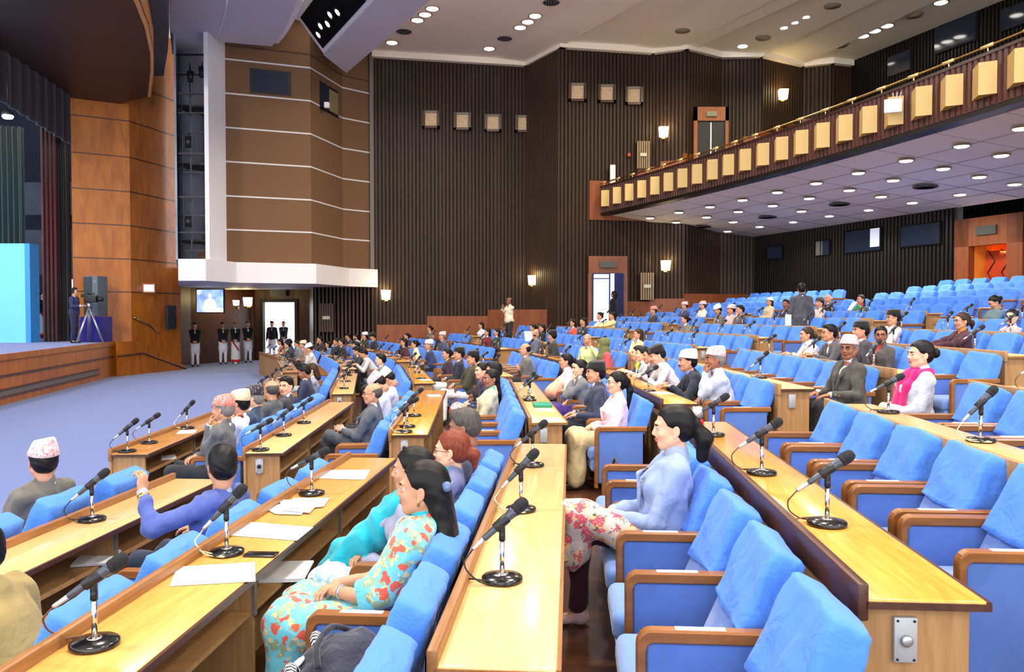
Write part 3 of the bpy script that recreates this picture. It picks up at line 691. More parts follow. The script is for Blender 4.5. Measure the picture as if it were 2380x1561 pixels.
# wall sconces
sc=[(898,684),(1237,650),(1546,616),(1541,307),(1818,220),(551,703),(578,700)]
scn=['on the fluted wall right of the tower sill','on the fluted wall left of the daylit doorway','on the dark wall below the balcony, right of the daylit doorway','on the balcony wall left of the double door','on the balcony wall right of the double door','in the recess under the tower, the left one','in the recess under the tower, the right one']
for i,(px,py) in enumerate(sc):
    if i<5:
        X=(px-1190)/FPX*31; Y=far_y(X)-.1
        p=at_y(px,py,Y)
    else: p=at_y(px,py,34.0 if i==5 else 34.6)
    r2=thing('wall_sconce','glowing yellow wall sconce '+scn[i],'wall lamp',p,0,'yellow wall sconces')
    k=.6 if i==5 else 1
    mb=MB(); mb.add([(-.14*k,-.2,-.2*k),(.14*k,-.2,-.2*k),(.17*k,-.24,.16*k),(-.17*k,-.24,.16*k),(-.14*k,-.02,-.2*k),(.14*k,-.02,-.2*k),(.17*k,-.02,.16*k),(-.17*k,-.02,.16*k)],
        [(0,1,2,3),(5,4,7,6),(4,0,3,7),(1,5,6,2),(3,2,6,7),(4,5,1,0)]); mb.build('glass_shade',sconce_glow,r2)
    mb=MB(); mb.box(-.06,.06,-.04,.06,-.26,-.18); mb.build('bracket',brass,r2)
    d=bpy.data.lights.new('sconce_light','POINT'); d.energy=14; d.color=(1,.75,.35); d.shadow_soft_size=.12
    o=bpy.data.objects.new('sconce_light',d); o.location=(0,-.32,.22); COL.objects.link(o); o.parent=r2
# ribbed speaker panels with nameplates, small fittings
for i,(px,py,w_,h_,wh,Y0) in enumerate(((1495,360,30,62,'on the balcony wall left of a sconce',30.6),(1504,665,32,62,'right of the daylit doorway',30.6),(759,738,34,66,'below the brown tower',31.0))):
    p=at_y(px,py,Y0-.1); W_=w_/FPX*31/2; H_=h_/FPX*31/2
    r2=thing('louvre_panel','slatted vertical louvre panel with a small nameplate '+wh,'panel',p,0,'louvre panels')
    mb=MB(); 
    for k in range(6): x=-W_+2*W_*(k+.2)/6; mb.box(x,x+W_*.2,-.05,.03,-H_,H_)
    mb.build('slat',M('slat_tan',rgb(150,126,92),.5,.3,var=.1) if i<2 else M('slat_brown',rgb(84,58,44),.5,.3),r2)
    mb=MB(); mb.box(-W_,W_,.0,.05,-H_,H_); mb.build('backing',rib_dark,r2)
    mb=MB(); mb.box(-W_*.5,W_*.5,-.09,-.05,-.06,.06); mb.build('nameplate',M('nameplate_silver',rgb(190,184,160),.4,.4,var=0),r2)
p=at_y(1424,406,30.2); mb=MB(); mb.rbox(-.1,.1,-.05,.05,-.42,.36,.02); tag(mb.build('white_post',white_plaster,None,p),'narrow white upright box at the balcony end by the wall','box')
p=at_y(1298,657,31); mb=MB(); mb.lathe([(.05,-.05),(.06,0),(.03,.05)],(0,0,0),12,0,(0,-1,0)); tag(mb.build('wall_speaker',white_plaster,None,p),'tiny round white fitting on the fluted wall left of the daylit doorway','fitting')
p=at_y(1462,360,30.5); mb=MB(); mb.rbox(-.06,.06,-.05,.05,-.07,.07,.02); tag(mb.build('fire_alarm',M('alarm_red',rgb(180,50,30),.4,.4,var=0),None,p),'small red fire alarm on the fluted wall beside the louvre panel','alarm')
# ---- ceiling lamps and vents
def clamp_lab(px,py):
    return 'far left' if px<800 else ('left' if px<1150 else ('centre' if px<1600 else 'right'))
cl=[(712,33),(724,20),(735,5),(911,99),(970,47),(988,34),(1005,20),(1137,113),(1209,64),(1227,51),(1244,37),(1347,74),(1427,25),(1449,12),(1470,1),(1543,92),(1634,45),(1658,32),(1682,19),(1727,107),(1826,64),(1852,52),(1878,39),(1900,125),(2006,84),(2033,72),(2062,60),(2187,6)]
proto=None
def ring_light(name,p,r,label,group,glow,tilt=None):
    root=thing(name,label,'ceiling lamp',p,0,group)
    mb=MB(); mb.lathe([(r,-.005),(r*1.18,-.012),(r*1.2,.0)],(0,0,0),20); mb.build('trim_ring',M('lamp_ring_brass',rgb(150,120,70),.4,.5,metal=.5,var=0),root)
    mb=MB(); mb.lathe([(r*.2,-.035),(r*.8,-.028),(r*.98,-.012)],(0,0,0),20); mb.build('lamp_glass',glow,root)
    return root
proto=None
single={(911,99),(1137,113),(1347,74),(1543,92),(1727,107),(1900,125),(2187,6)}
sn=0; tn=0
for (px,py) in cl:
    p=at_z(px,py,ZCEIL-.01)
    if (px,py) in single: sn+=1; lab='round recessed ceiling lamp standing alone near the far wall, %s from the left'%ORD[sn-1]
    else:
        tn+=1; lab='round recessed ceiling lamp in the %s cluster of three, its %s lamp from the left'%(ORD[(tn-1)//3],ORD[(tn-1)%3])
    if proto is None: proto=ring_light('ceiling_lamp',p,.2,lab,'recessed lamps of the main ceiling',lamp_disc)
    else:
        c=copy_tree(proto); c.location=p; c['label']=lab
for i,(px,py) in enumerate(((939,74),(1173,90),(1385,50),(1281,6))):
    p=at_z(px,py,ZCEIL-.01); root=thing('ceiling_vent','dark round ceiling outlet, %s of the dark ones from the left'%ORD[[0,1,3,2][i]],'vent',p,0,'dark ceiling outlets')
    mb=MB(); mb.lathe([(.24,-.02),(.27,-.005),(.24,.0)],(0,0,0),20); mb.build('outlet_ring',M('vent_slate',rgb(52,52,64),.6,.3,var=0),root)
    mb=MB(); 
    for k in range(-2,3): mb.box(k*.08-.012,k*.08+.012,-.18,.18,-.035,-.02)
    mb.build('outlet_vane',silver,root)
vent_m=M('vent_tan',rgb(150,136,112),.6,.3,var=0)
for i,(px,py) in enumerate(((1587,69),(1774,86),(1952,104),(1935,11),(2123,34))):
    p=at_z(px,py,ZCEIL-.01); root=thing('ceiling_vent','round tan ceiling vent with concentric rings, %s from the left'%ORD[[0,1,3,2,4][i]],'vent',p,0,'ringed ceiling vents')
    mb=MB()
    for r in (.12,.2,.28): mb.lathe([(r-.025,-.06+(.28-r)*-.1),(r,-.005),(r+.02,0)],(0,0,0),20)
    mb.build('vent_ring',vent_m,root)
    mb=MB(); mb.lathe([(.0,-.012),(.27,-.012),(.27,0)],(0,0,0),20); mb.build('vent_throat',dark_void,root)
# ---- balcony
bp=[(3.4,30.0),(5.26,26.6),(6.5,22.6),(7.24,19.6),(8.0,17.9)]
RB=[]
C_=Vector((-33.5,7.5)); 
for i in range(49):
    a=R(36.5-i*1.02); RB.append(a)
# fit circle through measured points
P1,P2,P3=Vector((3.25,30.4)),Vector((6.9,21.2)),Vector((8.75,14.1))
def circ(a,b,c):
    d=2*(a.x*(b.y-c.y)+b.x*(c.y-a.y)+c.x*(a.y-b.y)); A=a.length_squared;B=b.length_squared;Cc=c.length_squared
    return Vector(((A*(b.y-c.y)+B*(c.y-a.y)+Cc*(a.y-b.y))/d,(A*(c.x-b.x)+B*(a.x-c.x)+Cc*(b.x-a.x))/d))
BC=circ(P1,P2,P3); BR=(P1-BC).length
a0=math.atan2((P1-BC).y,(P1-BC).x); 
def barc(s,off=0): # s metres along the front from the far wall
    a=a0-s/BR; return BC+Vector((math.cos(a),math.sin(a)))*(BR+off),a
ZF=ZC+3.74; FH=.92
root=thing('balcony','long curved dark wooden balcony with brass rail and tan boxes','balcony',(7,21,ZF))
def ch(o): o.parent=root; o.location=(-7,-21,-ZF); return o
LB_=26
# fascia with ribs
mb=MB(); n_=int(LB_/.14); 
pts=[]
for i in range(n_):
    for t,h in ((0,0),(.3,0),(.42,.035),(.88,.035)):
        p,_=barc((i+t)*.14,-h); pts.append(p)
vs=[]
for p in pts: vs+=[(p.x,p.y,ZF),(p.x,p.y,ZF+FH)]
fs=[(2*i,2*i+1,2*i+3,2*i+2) for i in range(len(pts)-1)]
mb.add(vs,fs); ch(mb.build('fascia',M('fascia_brown',rgb(74,38,30),.35,.5,var=.15,vs=1)))
def arcband(o0,o1,z0,z1_,name,mat,s0=0,s1=LB_,n=60):
    mb=MB(); vs=[]
    for i in range(n+1):
        s=s0+(s1-s0)*i/n
        for (o,z) in ((o0,z0),(o1,z0),(o1,z1_),(o0,z1_)):
            p,_=barc(s,o); vs.append((p.x,p.y,z))
    fs=[]
    for i in range(n):
        for k in range(4): a=4*i+k;b=4*i+(k+1)%4; fs.append((a,b,b+4,a+4))
    fs+=[(0,1,2,3),(4*n+3,4*n+2,4*n+1,4*n)]
    mb.add(vs,fs); return ch(mb.build(name,mat))
arcband(-.05,.25,ZF+FH,ZF+FH+.06,'top_ledge',M('ledge_dark',rgb(56,32,26),.25,.5,var=0))
arcband(-.02,.3,ZF-.1,ZF,'bottom_edge',rib_dark)
arcband(.02,.2,ZF,ZF+FH,'parapet_back',wood_red)
mb=MB(); mb.tube([(*barc(s*.5,.0)[0],ZF+FH+.17) for s in range(int(LB_/.5)+1)],.025,6); ch(mb.build('brass_rail',brass))
s=.3
for i in range(26):
    p,a=barc(s); hd=Vector((math.cos(a),math.sin(a),0))
    mb=MB(); mb.tube([(p.x,p.y,ZF+FH+.04),(p.x-hd.x*.0,p.y,ZF+FH+.17)],.014,5)
    mb.tube([(*barc(s-.14,-.01)[0],ZF+FH+.172),(*barc(s+.14,-.01)[0],ZF+FH+.172)],.035,6)
    ch(mb.build('rail_post',M('polished_brass',rgb(255,225,150),.2,.6,metal=.6,var=0)))
    s+=.95
# tan boxes on the fascia: wedge-shaped acoustic boxes
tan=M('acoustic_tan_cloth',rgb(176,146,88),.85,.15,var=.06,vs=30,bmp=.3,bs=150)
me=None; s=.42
tan_lit=M('acoustic_tan_lit',rgb(206,178,120),.85,.15,var=.05,vs=30)  # lighter copy of the tan cloth: lit face put into the colour
for i in range(27):
    p,a=barc(s,-.035); 
    if me is None:
        mb=MB(); wv,hh,dp=.29,.29,.22
        # local: x along the front, -y outward; ridge off-centre
        v_=[(-wv,0,-hh),(.10,-dp,-hh),(wv,0,-hh),(-wv,0,hh),(.10,-dp,hh),(wv,0,hh)]
        mb.add(v_,[(0,1,4,3)],0); mb.add(v_,[(1,2,5,4)],1); mb.add(v_,[(0,2,1),(3,4,5),(0,3,5,2)],0); me=mb.mesh('acoustic_box',[tan,tan_lit])
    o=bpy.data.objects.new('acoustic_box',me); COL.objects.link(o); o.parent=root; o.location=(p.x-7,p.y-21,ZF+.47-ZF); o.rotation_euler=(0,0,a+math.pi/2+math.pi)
    s+=.8 
# white router box on one fascia box
p,a=barc(14.4,-.3); q=at_y(2066,246,p.y)
r2=thing('wireless_router','white flat wireless router clipped to the balcony front','router',(p.x-.05,p.y,q.z),R(-20))
mb=MB(); mb.rbox(-.17,.17,-.03,.03,-.14,.14,.02); mb.build('router_case',white_plaster,r2)
mb=MB()
for k in (-1,0,1): mb.cyl((.06+k*.05,0,.13),(.07+k*.08,0,.27),.008,n=5)
mb.build('antenna',white_plaster,r2)
# soffit (sloping slightly down to the back wall) and its ceiling lamps
mb=MB(); n_=30; vs=[]
for i in range(n_+1):
    p,a=barc(LB_*i/n_,.2); t=min(max(((p-V2(*LB)).dot(bdir)),0),30)
    # matching point on the back wall
    f=i/n_; q=V2(*LB)+bdir*(f*LB_-.2)
    vs+=[(p.x,p.y,ZF-.06),(q.x,q.y,4.96),(p.x,p.y,ZF+.1),(q.x,q.y,5.2)]
fs=[]
for i in range(n_): a=4*i; fs+=[(a,a+1,a+5,a+4),(a+2,a+6,a+7,a+3)]
mb.add(vs,fs); sof=struct(mb.build('ceiling_under_balcony',soffit_mat))
mb=MB()
def sofp(i,f):
    p,a=barc(LB_*i/n_,.25); q=V2(*LB)+bdir*(i/n_*LB_-.2); r_=p.lerp(q,f); return Vector((r_.x,r_.y,(ZF-.06)*(1-f)+4.96*f-.006))
for f in (.02,.2,.36,.52,.68,.84): mb.tube([sofp(i,f) for i in range(n_+1)],.008,4)
for i in range(1,n_,1):
    if i%2: mb.tube([sofp(i,.02),sofp(i,.5),sofp(i,.98)],.006,4)
mb.build('tile_joint',M('joint_grey',rgb(128,126,130),.8,.1,var=0),sof)
def on_soffit(px,py):
    # iterate the ray against the sloped soffit
    z=5.3
    for _ in range(8):
        p=at_z(px,py,z); rr=(p.xy-BC).length-BR; wq=(p.xy-V2(*LB)); dist=-wq.dot(V2(.943,.334)) # distance to back wall
        f=max(0,min(1,rr/(rr+dist+1e-6))); z=(ZF-.06)*(1-f)+4.96*f
    return at_z(px,py,z)
sl_=[(2373,296),(2235,337),(2327,359),(2106,371),(2192,390),(2276,409),(2358,426),(1995,400),(2076,417),(1897,424),(1974,440),(2048,455),(2121,469),(2231,450),(1807,445),(1881,459),(1726,463),(1796,476),(1863,489),(1929,500),(2020,486),(1650,479),(1716,490),(1578,492),(1642,503),(1704,514),(1766,525),(1845,514),(1511,505),(1572,515),(1691,536)]
sl_.sort(); pr=None
for i,(px,py) in enumerate(sl_):
    p=on_soffit(px,py); p.z-=.02
    lab='small round lamp in the ceiling under the balcony, %s from the left'%(ORD[i] if i<18 else 'number %d'%(i+1))
    if pr is None: pr=ring_light('soffit_lamp',p,.15,lab,'round lamps under the balcony',EMIT('soffit_glow',(1,.97,.92,1),7))
    else: c=copy_tree(pr); c.location=p; c['label']=lab
for i,(px,py) in enumerate(((1634,525),(1784,503),(1951,473),(2151,432))):
    p=on_soffit(px,py); p.z-=.02; root2=thing('soffit_vent','dark ringed air vent in the ceiling under the balcony, %s from the left'%ORD[i],'vent',p,0,'ringed vents under the balcony')
    mb=MB()
    for r in (.1,.17,.24,.3): mb.lathe([(r-.02,-.03),(r,-.004),(r+.01,0)],(0,0,0),20)
    mb.build('vent_ring',M('vent_dark_grey',rgb(66,64,66),.6,.3,var=0),root2)
# balcony seating slope behind the rail (dark)
mb=MB(); vs=[]
for i in range(n_+1):
    p,a=barc(LB_*i/n_,.3); q=V2(13.3,32.2)+bdir*(i/n_*LB_*1.05)
    vs+=[(p.x,p.y,ZF+.3),(q.x,q.y,8.1),(p.x,p.y,ZF+.2),(q.x,q.y,7.9)]
fs=[]
for i in range(n_): a=4*i; fs+=[(a,a+4,a+5,a+1),(a+2,a+3,a+7,a+6)]
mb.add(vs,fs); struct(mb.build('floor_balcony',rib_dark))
# ================================================================ SEATING: terraces, desks, chairs, microphones
FL=[0,.04,.18,.27,.43,.56,.70,.87,1.03,1.18,1.32,1.50,1.68,1.86,2.04,2.2]
BK={1:((-3.05,1.95),0.0,.2,4.1,.02),2:((-2.98,7.23),-6.5,.13,4.3,.15),3:((-3.8,12.7),-14,.13,4.5,.15),4:((-5.28,18.5),-21.5,.13,4.4,.18),5:((-7.5,24.2),-29,.13,4.0,.1)}
BN={1:'nearest block',2:'second block from the camera',3:'middle block',4:'fourth block from the camera',5:'farthest block'}
RBT=[-1.30,0,1.31,2.63,3.93,5.15,6.40,7.65,8.90,10.15,11.40,12.65]
def rb(r): return RBT[r] if r<=11 else 12.65+.98*(r-11)
DD=lambda k:.385 if k==1 else .37
def CB(r): return 1.02 if r<=2 else (.98 if r<=4 else (.93 if r<=10 else .5))
def tn(k):
    a=R(BK[k][1]); return (math.sin(a),math.cos(a)),(math.cos(a),-math.sin(a))
def P(k,r,a,b,z=0.0):
    """a metres along the row from its near end, b metres behind the desk front of row r"""
    (O,ang,st,L0,gr)=BK[k]; t,n=tn(k); bb=rb(r)+b; aa=st*(min(r,11)-1)+a+(.35 if (k==2 and r==0) else 0)
    return uf(O[0]+n[0]*bb+t[0]*aa, O[1]+n[1]*bb+t[1]*aa, z)
def rowlen(k,r): return BK[k][3]+BK[k][4]*(min(r,11)-1)
def rot(k):
    t,_=tn(k); w_=uf(t[0],t[1]); return math.atan2(w_.y,w_.x)
def inside(p,m=.5):
    # keep clear of the far wall and the back wall
    if p.y>30.0-m: return False
    d=(Vector((p.x,p.y))-V2(*LB)).dot(V2(-.943,-.334)); return d>m
# terraces
def rowline(r):
    pts=[P(1,r,-9,0),P(1,r,-.25,0),P(1,r,rowlen(1,r)+.1,0)]
    for k in (2,3,4,5):
        pts.append(P(k,r,-.1,0)); pts.append(P(k,r,rowlen(k,r)+.1,0))
    l=pts[-1]; d=(pts[-1]-pts[-2]).normalized(); pts.append(l+d*max(.1,(32.5-l.y)/max(.2,d.y)))
    return pts
for r in range(1,16):
    a=rowline(r); b=rowline(r+1) if r<15 else [p+Vector((6,2,0)) for p in rowline(15)]
    mb=MB(); z=FL[r]; zb=-.2
    vs=[]
    for p,q in zip(a,b): vs+=[(p.x,p.y,z),(q.x,q.y,z),(p.x,p.y,zb),(q.x,q.y,zb)]
    fs=[]
    for i in range(len(a)-1): k=4*i; fs+=[(k,k+1,k+5,k+4),(k+2,k,k+4,k+6)]
    mb.add(vs,fs); struct(mb.build('floor_terrace',floor_wood))
# ---- desks
def make_desk(k,r,a0,L,near_end=True):
    topm={1:wood_top,2:wood_amber if k!=1 else WOOD('desk_honey_wood',rgb(202,142,66),rgb(224,170,92),.28,coat=.35),3:wood_top,4:wood_amber}.get(r,wood_top if r<5 else WOOD('desk_tan_wood',rgb(200,152,92),rgb(220,176,118),.35,coat=.2))
    if r==0: topm=WOOD('desk_brown_wood',rgb(150,104,54),rgb(180,130,76),.3,coat=.3)
    p=P(k,r,a0,0,FL[r])
    where='in the %s row from the stage, %s'%(ORD[r],BN[k])
    root=thing('bench_desk','long wooden bench desk, '+where.replace(' from the camera',''),'desk',p,rot(k),'rows of wooden bench desks')
    q=.44-DD(k)
    det=p.y<16
    mb=MB(); mb.rbox(0,L,-.44+q,-.03,.693,.72,.008,0,None,1); o=mb.build('desktop',topm,root)
    mb=MB(); mb.box(.0,L,-.452+q,-.437+q,.69,.717); mb.box(-.006,.012,-.45+q,-.03,.69,.712); mb.box(L-.012,L+.006,-.45+q,-.03,.69,.712); mb.build('edge_band',wood_dark if r in (0,1,2,4,5,6) else wood_lip,root)
    mb=MB(); mb.rbox(0,L,-.035,.0,.65,.765,.006,0,None,1); mb.build('front_lip',wood_dark if r in (4,) else (wood_lip if r<4 else wood_body),root)
    dz=FL[r]-FL[max(r-1,0)]
    mb=MB(); mb.box(.01,L-.01,-.03,-.008,-dz-.0,.655); mb.build('front_panel',wood_body,root)
    mb=MB(); mb.box(.03,.055,-.40+q,-.03,0,.693); 
    mb.build('end_panel',wood_body,root)
    mb=MB(); mb.box(L-.055,L-.03,-.40+q,-.03,0,.693); mb.build('end_panel',wood_body,root)
    mb=MB(); mb.box(.055,L-.055,-.38+q,-.03,.50,.52); mb.build('shelf',wood_body,root)
    nd=max(1,int(round(L/1.35)))
    for i in range(1,nd):
        x=L*i/nd; mb=MB(); mb.box(x-.012,x+.012,-.39+q,-.03,.0,.693); mb.build('divider',wood_body,root)
        if det:
            mb=MB(); mb.box(x-.014,x+.014,-.40+q,-.386+q,.50,.69); mb.build('divider_edge',M('divider_edge_grey',rgb(110,100,92),.5,.3,var=.2,vs=20),root)
    if det and r in (1,2,3,4,5,6):
        pl=MB(); pl.rbox(.012,.03,-.185,-.115,.52,.66,.003,0,None,1); s=pl.build('socket_plate',M('socket_plate_grey',rgb(170,172,176),.4,.4,metal=.3,var=.05),root)
        if k==1 or r<3:
            mb=MB(); mb.lathe([(.018,0),(.019,.012),(.012,.016)],(.014,-.15,.59),12,0,(-1,0,0)); mb.build('socket_hole',black if k>1 else silver,s)
            mb=MB()
            for yy in (-.175,-.125):
                for zz in (.53,.65): mb.lathe([(.004,0),(.004,.003)],(.012,yy,zz),8,0,(-1,0,0))
            mb.build('screw',black,s)
    return root
DESKS={}
for k in range(1,6):
    for r in range(0,11):
        if k==1 and r==0: continue
        L=rowlen(k,r); a0=0
        # trim rows that would run into the walls
        while L>1.2 and not (inside(P(k,r,a0+L,0),.4) and inside(P(k,r,a0+L,1.2),.3)): L-=.3
        if L<=1.2: continue
        if k==1 and r>=8: continue
        x0,y0,d0=px_of(P(k,r,L,0,FL[r]+.7)); 
        if x0>2420 and k==1: continue
        DESKS[(k,r)]=(make_desk(k,r,a0,L),L)
# ---- chair
def tilt_m(y0,z0,y1,z1):
    d=Vector((0,y1-y0,z1-z0)); L=d.length; d.normalize(); yv=Vector((0,d.z,-d.y)) 
    return Matrix(((1,0,0,0),(0,yv.y,d.y,y0),(0,yv.z,d.z,z0),(0,0,0,1))),L
BACK_M,BACK_L=tilt_m(-.03,.38,-.25,.885)
def back_mb():
    mb=MB(); rings=[]; n=9
    for i in range(n):
        t=i/(n-1); z=t*(BACK_L-.01); w=.245-.03*t; th=.085-.022*t
        if t>.95: w-=.008; th-=.008
        rings.append((w,th,z))
    return ring_loft(rings,BACK_M)
def ring_loft(rings,mat,cr=.035,seg=3,disp=None,cap=True,hem=None):
    mb=MB(); vs=[]; m_=4*(seg+1)
    base=[]
    for (w_,th,z) in rings:
        c=min(cr,th*.9,w_*.9); ring=[]
        for q,(sx,sy) in enumerate(((1,1),(-1,1),(-1,-1),(1,-1))):
            for j in range(seg+1):
                a=R(90*q+90*j/seg); ring.append(Vector((sx*(w_-c)+c*math.cos(a), sy*(th-c)+c*math.sin(a), z)))
        # densify long sides
        dense=[]
        for i in range(len(ring)):
            p=ring[i];q=ring[(i+1)%len(ring)]; dense.append(p)
            d=(q-p).length
            if disp is not None and i%(seg+1)==seg:
                k_=11 if (i//(seg+1))%2==0 else 3
                for j in range(1,k_): dense.append(p.lerp(q,j/k_))
        base.append(dense)
    n=len(base[0])
    for i,ring in enumerate(base):
        for j,p in enumerate(ring):
            if disp: p=disp(p,i/(len(base)-1))
            vs.append(mat@p)
    fs=[]
    for i in range(len(base)-1):
        for j in range(n): j2=(j+1)%n; fs.append((i*n+j,i*n+j2,(i+1)*n+j2,(i+1)*n+j))
    fs.append(tuple(range(n))[::-1]); fs.append(tuple((len(base)-1)*n+j for j in range(n)))
    mb.add(vs,fs,0,True); return mb
def cover_mb(seed):
    rd=random.Random(seed); ph=[rd.uniform(0,6.28) for _ in range(6)]; drop=rd.uniform(.0,.05); tw=rd.uniform(-.05,.05)
    def disp(p,t):
        x=p.x; side=1 if p.y>0 else -1
        wv=.5*math.sin(26*x+9*p.z+ph[0])+.5*math.sin(11*x-30*p.z+ph[1]+side)+.4*math.sin(60*x+ph[2]+20*p.z)
        amp=.008*(1-.5*t)
        q=Vector(p); q.y+=side*amp*wv*1.3; q.x+=.006*math.sin(34*p.z+ph[3]+side)*(1-t)
        if t<.02: q.z+=.012*math.sin(9*x+ph[4])-drop*(.5+x*2) ; q.y+=side*.006
        q.z+=.006*math.sin(14*x+ph[5])*t
        return q
    z0=BACK_L*.42; z1=BACK_L+.012; rings=[]
    for i in range(13):
        t=[0,.03,.1,.2,.3,.4,.5,.6,.7,.8,.9,.96,1][i]; z=z0+(z1-z0)*t; g=z/BACK_L
        w_=.245-.03*g+.014; th=.085-.022*g+.012
        if t>.97: w_-=.02; th-=.02
        elif t>.88: w_-=.004; th-=.004
        rings.append((w_,th,z))
    return ring_loft(rings,BACK_M,.02,2,disp)
def arm_outline(sx,w=.05):
    # L-shaped rail in (y,z) with rounded corner, extruded in x
    o=[]; 
    yo,zo=.375,.655; ro=.06
    for i in range(7): a=R(90-90*i/6); o.append((yo-ro+ro*math.cos(a), zo-ro+ro*math.sin(a)))
    out=[(-.21,zo)]+o+[(yo,.06)]
    yi,zi=.335,.608; ri=.03; inn=[]
    for i in range(5): a=R(90-90*i/4); inn.append((yi-ri+ri*math.cos(a), zi-ri+ri*math.sin(a)))
    poly=out+[(yi,.06)]+inn[::-1]+[(-.21,zi)]
    return poly,out,inn
def arm_mb(x0,x1):
    poly,out,inn=arm_outline(1)
    mb=MB(); b=.007; 
    # strip quads between outer & inner, robust against concavity
    oo=[(-.21,.655)]+[(p) for p in out[1:-1]]+[(.375,.06)]
    m_=len(oo); ii=[]
    ins=inn
    for j in range(m_):
        if j==0: ii.append((-.21,.608))
        elif j==m_-1: ii.append((.335,.06))
        else: t=(j-1)/(m_-3); q=t*(len(ins)-1); i0=int(q); i1=min(i0+1,len(ins)-1); f=q-i0; ii.append((ins[i0][0]*(1-f)+ins[i1][0]*f, ins[i0][1]*(1-f)+ins[i1][1]*f))
    vs=[]
    def inset(p,q,d): # move p towards q
        v=(q[0]-p[0],q[1]-p[1]); l=math.hypot(*v); return (p[0]+v[0]/l*d,p[1]+v[1]/l*d)
    for o_,i_ in zip(oo,ii):
        a=inset(o_,i_,b); c=inset(i_,o_,b)
        vs+=[(x0,a[0],a[1]),(x0+b,o_[0],o_[1]),(x1-b,o_[0],o_[1]),(x1,a[0],a[1]),(x1,c[0],c[1]),(x1-b,i_[0],i_[1]),(x0+b,i_[0],i_[1]),(x0,c[0],c[1])]
    fs=[]
    for j in range(m_-1):
        for e in range(8): a=8*j+e;c=8*j+(e+1)%8; fs.append((a,a+8,c+8,c))
    fs.append(tuple(range(8))); fs.append(tuple(8*(m_-1)+e for e in range(8))[::-1])
    mb.add(vs,fs); return mb
def seat_mb():
    mb=MB(); mb.rbox(-.235,.235,-.07,.43,.31,.445,.05,0,None,3); mb.rbox(-.225,.225,-.05,.40,.20,.33,.03,0,None,2); return mb
def side_mb(x0,x1): mb=MB(); mb.rbox(x0,x1,-.17,.334,.10,.607,.012,0,None,2); return mb
def base_mb(): mb=MB(); mb.box(-.2,.2,-.1,.25,0,.21); mb.box(-.245,-.225,-.1,.12,0,.3); mb.box(.225,.245,-.1,.12,0,.3); return mb
CH_PARTS={}
def chair_parts(single):
    L=[('seat_cushion',seat_mb(),seat_blue),('backrest',back_mb(),chair_blue),('pedestal',base_mb(),black)]
    w=.30
    L.append(('arm_rail',arm_mb(-w-.012,-w+.042),wood_arm)); L.append(('side_panel',side_mb(-w+.0,-w+.035),chair_blue))
    L.append(('arm_rail',arm_mb(w-.042,w+.012) if not single else arm_mb(w-.0,w+.035),wood_arm)) if not single else None
    L.append(('side_panel',side_mb(w-.035,w),chair_blue)) if not single else None
    return L
COVERS=[cover_mb(s).mesh('cover',[cover_blue]) for s in (1,2,3,4,5)]
strip=MB(); strip.box(-.2965-.012+.01,-.2965+.03,.02,.22,.6553,.6563)
STRIP=strip.mesh('number_strip',[paper])
PM={}
for sg in (0,1): PM[sg]=[(n,mb.mesh(n,[m]),m) for n,mb,m in chair_parts(bool(sg))]
# merged low-detail chair for distant rows
def merged_chair(seed):
    mb=MB(); mats=[seat_blue,chair_blue,black,wood_arm,cover_blue]
    for n,b,m in chair_parts(False):
        o=len(mb.v); mb.v+=b.v; mb.f+=[tuple(i+o for i in f) for f in b.f]; mb.m+=[mats.index(m)]*len(b.f); mb.sm+=b.sm
    b=cover_mb(seed); o=len(mb.v); mb.v+=b.v; mb.f+=[tuple(i+o for i in f) for f in b.f]; mb.m+=[4]*len(b.f); mb.sm+=b.sm
    return mb.mesh('chair_far',mats),mb
FARC=[merged_chair(s) for s in (11,12,13)]
SEATS=[] # (dist,k,r,i,n,pos,rot)
def seat_spec(k,r):
    if k==1 and r==3: return .64,-.17,6
    if k==1 and r==2: return .64,-.29,6
    pitch=.68 if k==1 else .64
    L=rowlen(k,r); n=int((L+.1)/pitch); return pitch,(L-n*pitch)/2+.02,n
TIER_SKIP=random.Random(5)
for k in range(1,6):
    for r in range(0,16):
        if r>10 and k in (1,): continue
        pitch,a0,n=seat_spec(k,r)
        if k==2 and r>=11: n+=0
        for i in range(n):
            b=CB(r)
            p=P(k,r,a0+pitch*(i+.5),b,FL[r])
            if not inside(p,.65 if r<=10 else .45): continue
            x,y,d=px_of(p+Vector((0,0,.8)))
            if p.y<1.5 or x>2520 or x<-200: continue
            SEATS.append((p.length,k,r,i,n,p))
SEATS.sort(key=lambda t:t[0])
OCC={}
